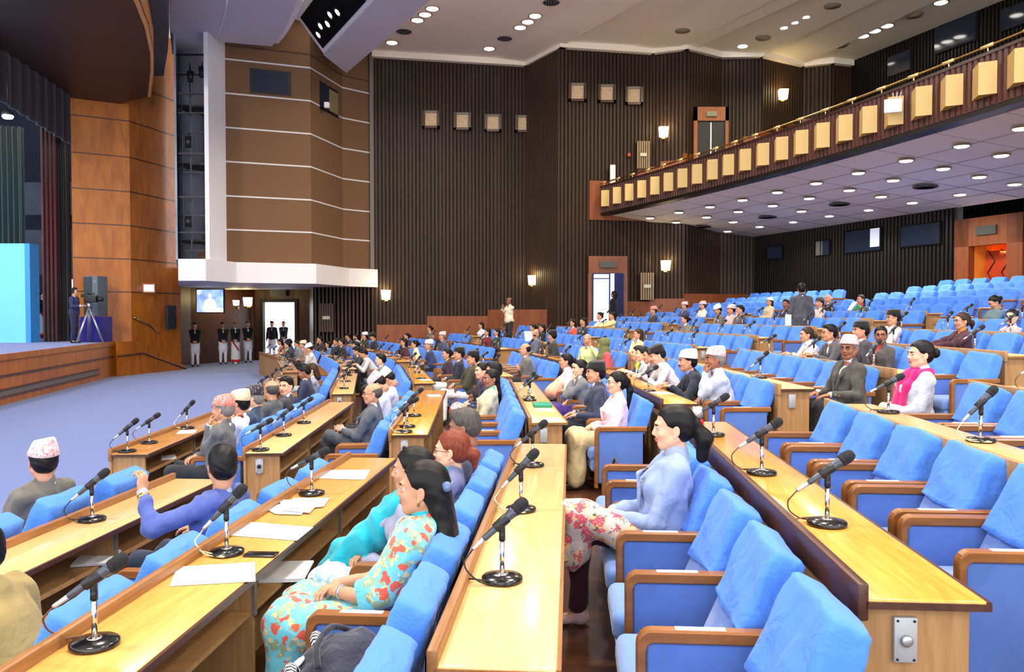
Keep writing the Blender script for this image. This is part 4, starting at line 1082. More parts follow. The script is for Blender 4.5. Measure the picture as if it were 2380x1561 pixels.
def build_chairs():
    far_pool=[]
    for idx,(d,k,r,i,n,p) in enumerate(SEATS):
        if idx>=300: far_pool.append((k,p)); continue
        pos='%s seat from its near end'%ORD[i]
        occ=(k,r,i) in OCC
        kind_='%s raised back row, %s, %s'%(ORD[r-11],BN[k],ORD[i]+' seat') if r>10 else 'row %s, %s, %s from near end'%(['one','two','three','four','five','six','seven','eight','nine','ten','eleven'][r],BN[k],ORD[i]+' seat')
        lab='blue chair with pale blue cover, '+kind_.replace(' from the camera','')
        grp='blue auditorium chairs with light blue covers'
        sd=random.Random(idx)
        rz=rot(k)+sd.uniform(-.01,.01)
        if d<13.5:
            root=thing('auditorium_chair',lab,'chair',p,rz,grp); root.scale=(1,.87,1)
            sg=0 if not (k==1 and r in (1,2,3)) else (1 if i<n-1 else 0)
            for nm,me,m in PM[sg]:
                o=bpy.data.objects.new(nm,me); COL.objects.link(o); o.parent=root
            o=bpy.data.objects.new('cover',COVERS[sd.randrange(5)]); COL.objects.link(o); o.parent=root
            if sd.random()<.5 or k==1: o=bpy.data.objects.new('number_strip',STRIP); COL.objects.link(o); o.parent=root
        else:
            o=bpy.data.objects.new('auditorium_chair',FARC[sd.randrange(3)][0]); COL.objects.link(o); o.location=p; o.rotation_euler=(0,0,rz); o.scale=(1,.87,1); tag(o,lab,'chair',grp)
    if far_pool:
        big=MB(); src=FARC[0][1]
        for k,p in far_pool:
            m_=Matrix.Translation(p)@Matrix.Rotation(rot(k),4,'Z')@Matrix.Diagonal((1,.87,1,1)); o=len(big.v)
            big.v+=[tuple(m_@Vector(v)) for v in src.v]; big.f+=[tuple(i+o for i in f) for f in src.f]; big.m+=src.m; big.sm+=src.sm
        tag(big.build('distant_chairs',[seat_blue,chair_blue,black,wood_arm,cover_blue]),'small far-off blue chairs filling the most distant seat rows','chairs',None,'stuff')
build_chairs()
# ---- microphones
def mic_parts(var):
    rd=random.Random(var*7+1); el=R([40,34,46,28][var%4]); d=Vector((0.06,-math.cos(el),math.sin(el))).normalized()
    piv=Vector((0,0,.200)); c=piv+Vector((0,-.0,.028))
    L=[]
    mb=MB(); mb.lathe([(.0,0),(.076,0),(.08,.004),(.08,.016),(.074,.021),(.03,.028),(.0,.029)],(0,0,0),28); L.append(('base',mb,black_gloss))
    mb=MB(); mb.lathe([(.026,.027),(.024,.03),(.013,.032)],(0,0,0),18); mb.cyl((0,0,.03),(0,0,.168),.0095,n=12); L.append(('stem',mb,chrome))
    mb=MB(); mb.cyl((0,0,.158),(0,0,.192),.013,.012,12); mb.rbox(-.011,.011,-.011,.011,.182,.216,.005); 
    mb.lathe([(.0175,-.032),(.0195,-.03),(.0205,.03),(.0185,.032)],c+d*-.005,14,0,d); L.append(('clip',mb,black))
    mb=MB(); mb.lathe([(.0095,-.095),(.012,-.09),(.0135,-.055),(.0155,.0),(.0205,.052),(.0225,.063)],c,18,0,d); L.append(('microphone_body',mb,M('mic_graphite',rgb(66,72,84),.32,.5,metal=.3,var=0)))
    mb=MB(); mb.lathe([(.0225,.062),(.0250,.068),(.0252,.078),(.0232,.080),(.0258,.085),(.026,.098),(.023,.115),(.015,.126),(.0,.130)],c,18,0,d); L.append(('grille',mb,M('mic_grille',rgb(30,31,34),.6,.3,var=.25,vs=500,bmp=.6,bs=700)))
    mb=MB(); mb.lathe([(.0065,-.152),(.0085,-.146),(.0092,-.095)],c,12,0,d); L.append(('connector',mb,silver))
    t0_=c-d*.15; side=1 if var%2 else -1
    path=smooth_path([t0_,t0_-d*.03+Vector((0,0,-.01)),t0_+Vector((.01*side,.035,-.05)),Vector((t0_.x+.03*side,t0_.y+.02,.05)),Vector((.05*side,.08,.012)),Vector((.09*side,-.02,.012)),Vector((.02*side,.115,.02)),Vector((-.03*side,.13,-.0))],5)
    mb=MB(); mb.tube(path,.0032,6); L.append(('cable',mb,[M('cable_black',rgb(22,22,24),.4,.4,var=0),M('cable_brown',rgb(104,60,44),.4,.4,var=0),M('cable_cream',rgb(206,196,160),.4,.4,var=0)][(0,1,2,1)[var%4]]))
    return L
MICP=[[(n,mb.mesh(n,[m])) for n,mb,m in mic_parts(v)] for v in range(4)]
def mic_far(v):
    L=mic_parts(v); mats=[]; mb=MB()
    for n,b,m in L:
        if m not in mats: mats.append(m)
        o=len(mb.v); mb.v+=b.v; mb.f+=[tuple(i+o for i in f) for f in b.f]; mb.m+=[mats.index(m)]*len(b.f); mb.sm+=b.sm
    return mb.mesh('microphone_far',mats)
MICF=[mic_far(v) for v in range(4)]
NMIC=0
def place_mic(k,r,a,b,yaw,var,lab):
    global NMIC
    p=P(k,r,a,b,FL[r]+.7203); g='microphones on the bench desks'
    if p.length<13:
        root=thing('desk_microphone',lab,'microphone',p,rot(k)+yaw,g)
        for n,me in MICP[var]: o=bpy.data.objects.new(n,me); COL.objects.link(o); o.parent=root
    else:
        o=bpy.data.objects.new('desk_microphone',MICF[var]); COL.objects.link(o); o.location=p; o.rotation_euler=(0,0,rot(k)+yaw); tag(o,lab,'microphone',g)
    NMIC+=1
MANUAL={ # measured foot positions: (pixel of base centre)
 (1,1):[(208,1188)],(1,2):[(210,1495),(522,1278),(722,1138)],(1,3):[(1167,1350),(1211,1186),(1238,1082)],(1,4):[(1927,1224),(1773,1104),(1660,1014)],
 (1,5):[(2283,1020),(2067,957)],(2,0):[(258,1013),(344,984),(432,960)],(2,1):[(603,1012),(658,982),(705,955)],(2,2):[(926,983),(946,957),(962,933)],(2,3):[(1232,948),(1228,925)],(2,4):[(1508,911)],(2,5):[(1768,879)]}
var=0
for (k,r),(root,L) in sorted(DESKS.items()):
    w=ORD[r]+' row, '+BN[k].replace(' from the camera','')
    if (k,r) in MANUAL:
        n=0
        for (px,py) in MANUAL[(k,r)]:
            q=at_z(px,py,FL[r]+.72); p0=P(k,r,0,0); t,n_=tn(k); tw=uf(*t); nw=uf(*n_); dlt=Vector((q.x-p0.x,q.y-p0.y,0)); a=dlt.dot(tw); b=min(.28,max(.14,dlt.dot(nw)))
            d_=ray(px,780); 
            # keep the measured column, slide along the desk
            kk=(px-1190)/FPX; 
            base=P(k,r,0,b); a=(kk*base.y-base.x)/(tw.x-kk*tw.y)
            a=max(.1,min(L-.1,a))
            place_mic(k,r,a,b,[.25,.1,-.1][n%3]*(1 if r<4 else .6)+(-.15 if r>=4 else .0),(var if (k,r)!=(1,4) else 1) if not (k==1 and r==3) else (0,2)[n%2],'black desk microphone on a round base, %s, %s from near end'%(w,ORD[n])); n+=1; var=(var+1)%4
    else:
        m_=max(1,int(L/1.3)); rd=random.Random(k*17+r)
        for i in range(m_):
            place_mic(k,r,(i+.5)*L/m_+rd.uniform(-.1,.1),.2,rd.uniform(-.35,.35),rd.randrange(4),'black desk microphone on a round base, %s, %s from near end'%(w,ORD[i]))
# ================================================================ PEOPLE: smooth implicit surfaces turned into meshes
def vec(*a): return np.array(a,dtype=np.float64)
def rotx(a): c,s=math.cos(a),math.sin(a); return np.array([[1,0,0],[0,c,-s],[0,s,c]])
def roty(a): c,s=math.cos(a),math.sin(a); return np.array([[c,0,s],[0,1,0],[-s,0,c]])
def rotz(a): c,s=math.cos(a),math.sin(a); return np.array([[c,-s,0],[s,c,0],[0,0,1]])
class SDF:
    """list of blended primitives -> mesh by surface nets"""
    def __init__(s,k=.02): s.p=[]; s.k=k; s.post=None
    def C(s,a,b,ra,rb=None,id=0,k=None,op='u',fl=None):
        s.p.append(('c',np.array(a,float),np.array(b,float),ra,ra if rb is None else rb,id,s.k if k is None else k,op,fl)); return s
    def E(s,c,r,id=0,k=None,op='u',rot=None):
        s.p.append(('e',np.array(c,float),np.array(r,float),rot,None,id,s.k if k is None else k,op,None)); return s
    def bounds(s):
        lo=np.full(3,9.);hi=np.full(3,-9.)
        for p in s.p:
            if p[7]!='u': continue
            if p[0]=='c':
                r=max(p[3],p[4]); a=np.minimum(p[1],p[2])-r; b=np.maximum(p[1],p[2])+r
            else:
                r=p[2].max() if p[3] is not None else p[2]; a=p[1]-r;b=p[1]+r
            lo=np.minimum(lo,a);hi=np.maximum(hi,b)
        return lo,hi
    def mesh(s,res):
        lo,hi=s.bounds(); pad=res*2.2+.006; lo=lo-pad;hi=hi+pad
        n=np.ceil((hi-lo)/res).astype(int)+1
        ax=[lo[i]+res*np.arange(n[i]) for i in range(3)]
        D=np.full(n,1.0,dtype=np.float32); I=np.zeros(n,dtype=np.int8)
        for p in s.p:
            kk=max(p[6],res*.5); 
            if p[0]=='c': r=max(p[3],p[4]); a=np.minimum(p[1],p[2])-r; b=np.maximum(p[1],p[2])+r
            else: r=p[2].max(); a=p[1]-r;b=p[1]+r
            m=kk+res*2.5
            i0=np.clip(np.floor((a-m-lo)/res).astype(int),0,n-1); i1=np.clip(np.ceil((b+m-lo)/res).astype(int)+1,1,n)
            if (i1<=i0).any(): continue
            X=ax[0][i0[0]:i1[0]][:,None,None];Y=ax[1][i0[1]:i1[1]][None,:,None];Z=ax[2][i0[2]:i1[2]][None,None,:]
            if p[0]=='c':
                A=p[1];B=p[2]; ab=B-A; L2=max(1e-9,ab@ab)
                px,py,pz=X-A[0],Y-A[1],Z-A[2]
                t=np.clip((px*ab[0]+py*ab[1]+pz*ab[2])/L2,0,1)
                dx,dy,dz=px-t*ab[0],py-t*ab[1],pz-t*ab[2]
                if p[8] is not None: f=p[8]; dx=dx/f[0];dy=dy/f[1];dz=dz/f[2]
                d=np.sqrt(dx*dx+dy*dy+dz*dz)-(p[3]+(p[4]-p[3])*t)
                if p[8] is not None: d=d*min(p[8])
            else:
                px,py,pz=X-p[1][0],Y-p[1][1],Z-p[1][2]
                if p[3] is not None:
                    Rm=p[3]; px,py,pz=(Rm[0,0]*px+Rm[1,0]*py+Rm[2,0]*pz, Rm[0,1]*px+Rm[1,1]*py+Rm[2,1]*pz, Rm[0,2]*px+Rm[1,2]*py+Rm[2,2]*pz)
                r=p[2]; k0=np.sqrt((px/r[0])**2+(py/r[1])**2+(pz/r[2])**2); k1=np.sqrt((px/r[0]**2)**2+(py/r[1]**2)**2+(pz/r[2]**2)**2)+1e-9
                d=k0*(k0-1)/k1
            sl=(slice(i0[0],i1[0]),slice(i0[1],i1[1]),slice(i0[2],i1[2]))
            cur=D[sl]; k=p[6]
            if p[7]=='u':
                h=np.clip(.5+.5*(cur-d)/k,0,1) if k>0 else (cur>d).astype(float)
                I[sl]=np.where(d<cur,p[5],I[sl]); D[sl]=(cur*(1-h)+d*h-k*h*(1-h))
            else:
                h=np.clip(.5+.5*(-cur-(-(-d)))/k,0,1) if False else np.clip(.5-.5*(cur+d)/k,0,1)
                D[sl]=cur*(1-h)+(-d)*h+k*h*(1-h)
        if s.post is not None:
            X=ax[0][:,None,None];Y=ax[1][None,:,None];Z=ax[2][None,None,:]
            D,I=s.post(X,Y,Z,D,I)
        return surfnet(D.astype(np.float32),I,lo,res)
def surfnet(D,I,lo,res):
    S=D<0; nx,ny,nz=[q-1 for q in D.shape]
    acc=np.zeros((nx,ny,nz,3),np.float32); cnt=np.zeros((nx,ny,nz),np.float32)
    def sub(A,o): return A[o[0]:o[0]+nx,o[1]:o[1]+ny,o[2]:o[2]+nz]
    for axis in range(3):
        for u in (0,1):
            for v in (0,1):
                o=[0,0,0]; o[(axis+1)%3]=u;o[(axis+2)%3]=v; o2=list(o); o2[axis]=1
                a=sub(D,o);b=sub(D,o2); c=(a<0)!=(b<0)
                if not c.any(): continue
                w=np.nonzero(c); aa=a[w];bb=b[w]; t=aa/(aa-bb)
                P_=np.empty((len(t),3),np.float32); P_[:]=o; P_[:,axis]=t
                acc[w]+=P_; cnt[w]+=1
    w=np.nonzero(cnt>0)
    if len(w[0])==0: return np.zeros((0,3)),np.zeros((0,4),int),np.zeros(0,int)
    V=acc[w]/cnt[w][:,None]+np.stack(w,1)
    ID=np.full((nx,ny,nz),-1,np.int64); ID[w]=np.arange(len(w[0]))
    F=[]
    for axis in range(3):
        b=(axis+1)%3;c=(axis+2)%3
        sl0=[slice(None)]*3; sl1=[slice(None)]*3; sl0[axis]=slice(0,-1); sl1[axis]=slice(1,None)
        ch_=S[tuple(sl0)]!=S[tuple(sl1)]
        e=np.array(np.nonzero(ch_)).T
        ok=(e[:,b]>0)&(e[:,c]>0)&(e[:,b]<D.shape[b]-1)&(e[:,c]<D.shape[c]-1); e=e[ok]
        if len(e)==0: continue
        ins=S[tuple(e.T)]
        def g(db,dc): q=e.copy(); q[:,b]-=db; q[:,c]-=dc; return ID[tuple(q.T)]
        q=np.stack([g(1,1),g(0,1),g(0,0),g(1,0)],1)
        q[~ins]=q[~ins][:,::-1]; F.append(q)
    F=np.concatenate(F); F=F[(F>=0).all(1)]
    ri=np.rint(V).astype(int); vid=I[ri[:,0],ri[:,1],ri[:,2]]
    fid=vid[F].max(1) if len(F) else np.zeros(0,int)
    return V*res+lo,F,fid
def xf(g,Rm,t,ids=None):
    V,F,I=g; V=V@np.asarray(Rm).T+np.asarray(t); return V,(F if np.linalg.det(np.asarray(Rm))>0 else F[:,::-1]),I
def cat(gs,offs=None):
    V=[];F=[];I=[];n=0
    for g in gs: V.append(g[0]);F.append(g[1]+n);I.append(g[2]);n+=len(g[0])
    return np.concatenate(V),np.concatenate(F),np.concatenate(I)
def to_obj(g,name,mats,parent=None):
    V,F,I=g; me=bpy.data.meshes.new(name)
    me.vertices.add(len(V)); me.vertices.foreach_set('co',V.astype(np.float32).ravel())
    me.loops.add(len(F)*4); me.loops.foreach_set('vertex_index',F.astype(np.int32).ravel())
    me.polygons.add(len(F)); me.polygons.foreach_set('loop_start',np.arange(0,len(F)*4,4,dtype=np.int32))
    me.polygons.foreach_set('material_index',np.clip(I,0,len(mats)-1).astype(np.int32)); me.polygons.foreach_set('use_smooth',np.ones(len(F),bool))
    for m in mats: me.materials.append(m)
    me.update(calc_edges=True); me.validate()
    o=bpy.data.objects.new(name,me); COL.objects.link(o)
    if parent is not None: o.parent=parent
    return o
# ---------------- head
def head_sdf(sex,mous=False,far=False):
    s=SDF(.018); f=sex=='f'
    s.E((0,-.012,.035),(.075,.097,.087)); s.E((0,.026,-.03),(.060 if f else .064,.070,.085))
    s.E((0,.048,-.088),(.030 if f else .036,.034,.026),k=.022)
    for q in (-1,1):
        s.C((q*.052,-.005,-.05),(q*.02,.058,-.09),.022 if f else .026,.018)
        s.E((q*.038,.066,-.026),(.022,.018,.020))
    s.C((-.033,.083,.028),(.033,.083,.028),.011 if f else .014)
    for q in (-1,1): s.E((q*.031,.103,.006),(.018,.016,.012),k=.012,op='s')
    # eyes with lids
    for q in (-1,1):
        s.E((q*.031,.0758,.005),(.0122,.0122,.0105),id=0 if far else 2,k=.002)
        s.E((q*.031,.0848,.0045),(.0060,.0048,.0064),id=3,k=.001)
        s.C((q*.031-.013,.0855,.0105),(q*.031+.013,.0855,.0105),.0046,id=0,k=.003); s.C((q*.031-.0,.0905,.0135),(q*.031,.0905,.0136),.0045,k=.004)
        s.C((q*.031-.011,.0865,-.004),(q*.031+.011,.0865,-.004),.0032,k=.003)
        s.C((q*.018,.097,.024),(q*.045,.089,.027),.0035 if f else .0048,id=4,k=.003)
    s.C((0,.088,.016),(0,.1035,-.023),.0085,.0112,k=.014); 
    for q in (-1,1): s.E((q*.0115,.0965,-.029),(.0085,.0095,.0075),k=.007)
    s.C((-.017,.0915,-.0545),(.017,.0915,-.0545),.0046,id=1,k=.006); s.E((0,.0975,-.054),(.011,.005,.0042),id=1,k=.004)
    s.C((-.012,.0925,-.064),(.012,.0925,-.064),.0052,id=1,k=.006)
    if mous: s.C((-.024,.094,-.046),(-.003,.103,-.042),.006,id=4,k=.004); s.C((.024,.094,-.046),(.003,.103,-.042),.006,id=4,k=.004)
    for q in (-1,1):
        s.E((q*.077,-.008,-.006),(.009,.020,.031),k=.008,rot=rotz(q*.35)); s.E((q*.086,.000,-.003),(.006,.009,.016),k=.005,op='s'); s.E((q*.078,.0,-.036),(.007,.009,.010),k=.006)
    nk=.047 if f else .056
    s.C((0,-.018,-.06),(0,-.022,-.105),nk*.98,nk*.98,k=.03)
    return s
HEADC={}
def head_mesh(sex,mous,res):
    k=(sex,mous,res)
    if k not in HEADC: HEADC[k]=head_sdf(sex,mous,res>.006).mesh(res)
    return HEADC[k]
def hair_sdf(kind,sex='m'):
    s=SDF(.02); grow=0
    hy=[-.12,-.05,-.03,.0,.035,.06,.11]; hz=[-.085,-.07,-.02,.012,.03,.072,.09]
    if kind=='bald': s.E((0,-.03,.018),(.0825,.092,.078)); hz=[-.08,-.065,-.02,.012,.05,.2,.2]
    elif kind=='short': s.E((0,-.016,.048),(.085,.106,.090)); s.E((0,-.04,.0),(.080,.085,.08)); s.E((0,.045,.098),(.055,.045,.032))
    elif kind=='hijab':
        s.k=.03; s.E((0,-.015,.04),(.095,.115,.10)); s.E((0,.01,-.05),(.088,.09,.10)); s.C((0,-.02,-.1),(0,-.01,-.24),.10,.15); hz=[-9]*7
        s.E((0,.12,-.025),(.055,.075,.085),op='s',k=.01)
        s.post=lambda X,Y,Z,D,I:(D+.003*np.sin(55*Z+25*X+10*Y),I); return s
    else:
        s.E((0,-.018,.045),(.084,.106,.089)); s.E((0,-.04,-.0),(.080,.080,.08)); hy=[-.12,-.05,-.025,.005,.035,.062,.11]; hz=[-.085,-.08,-.05,.006,.022,.070,.088]
        if kind=='bun': s.E((0,-.135,.015),(.045,.042,.045),k=.012)
        if kind in('pony','ponyl'): s.E((0,-.125,.025),(.03,.03,.03)); 
    tail=[]
    def post(X,Y,Z,D,I):
        hl=np.interp(Y,hy,hz); D=np.maximum(D,hl-Z)
        if kind in ('pony','ponyl','long','vlong','bob','messybun'): 
            t=SDF(.03)
            if kind=='pony': t.C((0,-.12,.02),(0,-.165,-.06),.03,.048); t.C((0,-.165,-.06),(0,-.15,-.16),.046,.032)
            elif kind=='ponyl': t.C((0,-.12,.02),(0,-.155,-.08),.028,.036); t.C((0,-.155,-.08),(0,-.13,-.30),.036,.014)
            elif kind=='long': t.C((0,-.07,-.02),(0,-.10,-.20),.07,.06,fl=(1.15,.7,1)); t.C((0,-.10,-.2),(0,-.13,-.34),.06,.03,fl=(1.3,.6,1))
            elif kind=='vlong': t.C((.0,-.075,0),(.0,-.11,-.20),.072,.075,fl=(1.15,.8,1)); t.C((.0,-.11,-.20),(.03,-.17,-.46),.078,.06,fl=(1.4,.62,1)); t.C((.03,-.17,-.46),(.04,-.19,-.60),.06,.02,fl=(1.4,.6,1))
            elif kind=='bob': t.C((0,-.05,-.0),(0,-.06,-.14),.078,.075,fl=(1.1,.85,1))
            elif kind=='messybun': t.E((0,-.14,-.02),(.045,.045,.05)); t.C((0,-.15,-.04),(.0,-.15,-.1),.03,.015)
            for p in t.p:
                ab=p[2]-p[1] if p[0]=='c' else None
                if p[0]=='c':
                    A=p[1]; L2=ab@ab; px,py,pz=X-A[0],Y-A[1],Z-A[2]; tt=np.clip((px*ab[0]+py*ab[1]+pz*ab[2])/L2,0,1)
                    f_=p[8] or (1,1,1); d=np.sqrt(((px-tt*ab[0])/f_[0])**2+((py-tt*ab[1])/f_[1])**2+((pz-tt*ab[2])/f_[2])**2)-(p[3]+(p[4]-p[3])*tt); d=d*min(f_)
                else:
                    d=np.sqrt((X-p[1][0])**2+(Y-p[1][1])**2+(Z-p[1][2])**2)-p[2][0]
                h=np.clip(.5+.5*(D-d)/.02,0,1); D=D*(1-h)+d*h-.02*h*(1-h)
            D=D+.0008*np.sin(150*X+12*np.sin(9*Z))
        elif kind!='bald': D=D+.0008*np.sin(120*X+60*Y+6*np.sin(30*Z))
        return D,I
    s.post=post
    if kind in('pony','ponyl','long','vlong','bob','messybun'):
        zmin={'pony':-.21,'ponyl':-.34,'long':-.39,'vlong':-.64,'bob':-.24,'messybun':-.14}[kind]
        s.E((0,-.02,.04),(.05,.05,.05)); ob=s.bounds
        def nb():
            lo,hi=ob(); lo=lo.copy();hi=hi.copy(); lo[2]=min(lo[2],zmin); lo[1]=min(lo[1],-.25); lo[0]=min(lo[0],-.14); hi[0]=max(hi[0],.17); return lo,hi
        s.bounds=nb
    return s
HAIRC={}
def hair_mesh(kind,res,hat=False):
    if hat:
        if ('h'+kind,res) not in HAIRC:
            s=hair_sdf(kind); po=s.post
            def np_(X,Y,Z,D,I):
                D,I=po(X,Y,Z,D,I); return np.maximum(D,Z-.062),I
            s.post=np_; HAIRC[('h'+kind,res)]=s.mesh(res)
        return HAIRC[('h'+kind,res)]
    if (kind,res) not in HAIRC: HAIRC[(kind,res)]=hair_sdf(kind).mesh(res)
    return HAIRC[(kind,res)]
def cap_geo(kind,n=28):
    rings=[]; V=[];F=[]
    H=.098 if kind!='b' else .090; tx=.27 if kind!='b' else .12; sl=.016 if kind!='b' else .006
    prof=[(0,1.0),(.02,1.03),(.35,1.02),(.75,.96),(.93,.90),(1,.80),(1.0,.5),(.86,.2),(.84,.0)]
    for (t,sc_) in prof:
        ring=[]
        for j in range(n):
            a=2*math.pi*j/n; x=.091*sc_*math.cos(a)*(1-tx*max(0,t)); y=-.010+.113*sc_*math.sin(a)*(1-.07*t)
            ridge=.018*t*(1 if math.cos(a)>0 else -.3)*abs(math.cos(a))-sl*t*math.sin(a)
            V.append((x+.006*t,y-.012*t, .046+(.012*math.sin(a) if t<.1 else 0)+H*t+ridge*(.6 if sc_>.5 else .2)+ (.012 if math.sin(a)<0 else 0)*(0)*1))
    m=len(prof)
    for i in range(m-1):
        for j in range(n): j2=(j+1)%n; F.append((i*n+j,i*n+j2,(i+1)*n+j2,(i+1)*n+j))
    return np.array(V),np.array(F),np.zeros(len(F),int)
# ---------------- hand (wrist at origin, fingers +Y, back of hand +Z, thumb at +X)
def hand_sdf(curl=.35,spread=.06,fist=False):
    s=SDF(.008)
    s.C((0,-.03,0),(0,0,0),.027,.025,fl=(1,1,.85)); s.E((0,.045,0),(.040,.052,.0165),k=.02); s.E((.022,.022,-.008),(.022,.03,.016),k=.012)
    for x,L,r in ((-.031,.060,.0078),(-.0105,.076,.0086),(.0105,.082,.0088),(.031,.074,.0086)):
        p=np.array([x,.082 if abs(x)<.02 else .076,0.]); a=0; sp=-spread*x/.03*1.2
        for q,fr in enumerate((.46,.30,.24)):
            a+=curl*(1.0 if q else .7); d=np.array([math.sin(sp)*-1*0+x*.8*spread*4,math.cos(a),-math.sin(a)]); d/=np.linalg.norm(d); e=p+d*L*fr
            s.C(p,e,r*(1-.08*q),r*(1-.08*(q+1)),k=.003); p=e
    t0=np.array([.030,.012,-.006]); t1=np.array([.052,.045,-.016]); t2=np.array([.052,.074,-.024]) 
    if curl>.7: t2=np.array([.035,.078,-.036])
    s.C(t0,t1,.0135,.0115,k=.008); s.C(t1,t2,.011,.0085,k=.003)
    return s
HANDC={}
def hand_mesh(curl,res):
    k=(curl,res)
    if k not in HANDC: HANDC[k]=hand_sdf(curl).mesh(res)
    return HANDC[k]
def frame_yz(y,z):
    y=np.array(y,float); y/=np.linalg.norm(y); z=np.array(z,float); z-=y*(y@z); z/=np.linalg.norm(z); x=np.cross(y,z); return np.stack([x,y,z],1)
# ---------------- materials for people
def skinm(t):
    c={'l':(222,172,142),'m':(196,142,112),'d':(150,98,74),'dd':(118,76,58)}[t]
    n='skin_'+t
    if n in MC: return MC[n]
    m,nt,b=_new(n); f=noise(nt,coords(nt),18,4); nt.links.new(ramp(nt,f,[(.3,mul(rgb(*c),.9)),(.7,mul(rgb(*c),1.08))]),b.inputs['Base Color'])
    b.inputs['Roughness'].default_value=.5; b.inputs['Specular IOR Level'].default_value=.35; b.inputs['Subsurface Weight'].default_value=.08; b.inputs['Subsurface Radius'].default_value=(.012,.005,.003)
    bump(nt,b,noise(nt,coords(nt),90,4),.06); MC[n]=m; return m
def hairm(c,name):
    if name in MC: return MC[name]
    m,nt,b=_new(name); v=coords(nt,(130,130,6)); f=noise(nt,v,1.5,3)
    nt.links.new(ramp(nt,f,[(.3,mul(rgb(*c),.6)),(.7,mul(rgb(*c),1.5))]),b.inputs['Base Color']); b.inputs['Roughness'].default_value=.42; b.inputs['Specular IOR Level'].default_value=.22
    bump(nt,b,f,.35,.004); MC[name]=m; return m
HAIRM={'black':((14,12,13),'hair_black'),'brown':((52,34,26),'hair_brown'),'red':((112,50,32),'hair_auburn'),'grey':((120,116,114),'hair_grey'),'white':((190,188,186),'hair_white'),'salt':((70,66,64),'hair_salt')}
def skin_slots(t): return [skinm(t),M('lips_'+t,{'l':rgb(186,96,88),'m':rgb(164,98,82),'d':rgb(122,66,54),'dd':rgb(96,54,46)}[t],.4,.4,var=0),M('eye_white',rgb(186,174,166),.2,.5,var=0),M('iris_dark',rgb(26,16,12),.1,.6,var=0),M('brow_dark',rgb(28,20,18),.7,.2,var=0)]
def cloth(c,wr=.45):
    n='cloth_%d_%d_%d'%c
    return FABRIC(n,rgb(*c),.85,wr,8,.15,.12,.10)
topi_pink=PRINT('topi_pink_pattern',rgb(222,190,190),[(rgb(204,120,132),36,.34),(rgb(132,116,140),46,.28),(rgb(240,236,232),40,.25)],1)
topi_red=PRINT('topi_red_pattern',rgb(208,120,110),[(rgb(236,186,176),34,.34),(rgb(70,104,92),40,.24),(rgb(190,70,70),50,.24)],1)
topi_dark=PRINT('topi_dark_floral',rgb(40,36,44),[(rgb(150,150,165),34,.26),(rgb(110,40,60),50,.2)],1)
topi_beige=FABRIC('topi_beige',rgb(212,190,160),.9,.3,14)
topi_white=PRINT('topi_white_pattern',rgb(226,228,238),[(rgb(130,150,210),70,.25),(rgb(220,150,170),90,.2)],1)
topi_black=FABRIC('topi_black',rgb(24,23,25),.85,.3,10)
saree_floral=PRINT('saree_floral_cyan',rgb(116,204,222),[(rgb(146,168,136),19,.40),(rgb(236,200,140),24,.30),(rgb(224,96,76),16,.34),(rgb(250,214,190),16,.09)],1)
teal_cloth=FABRIC('teal_saree',rgb(24,166,186),.7,.5,7)
kurta_print=PRINT('kurta_red_grey_print',rgb(196,180,170),[(rgb(216,80,96),16,.44),(rgb(226,190,120),24,.32),(rgb(90,86,88),34,.28),(rgb(236,206,206),60,.25)],1)
floral_red=PRINT('floral_red_white',rgb(236,214,214),[(rgb(226,64,84),18,.42),(rgb(190,30,50),30,.2)],1)
white_tie=PRINT('tie_dye_blue_white',rgb(226,234,238),[(rgb(150,190,208),20,.40)],1)
red_print=PRINT('blouse_red_print',rgb(206,52,48),[(rgb(240,220,214),26,.3)],1)
dots=PRINT('cream_dotted_cloth',rgb(228,222,200),[(rgb(70,78,58),12,.14)],1)
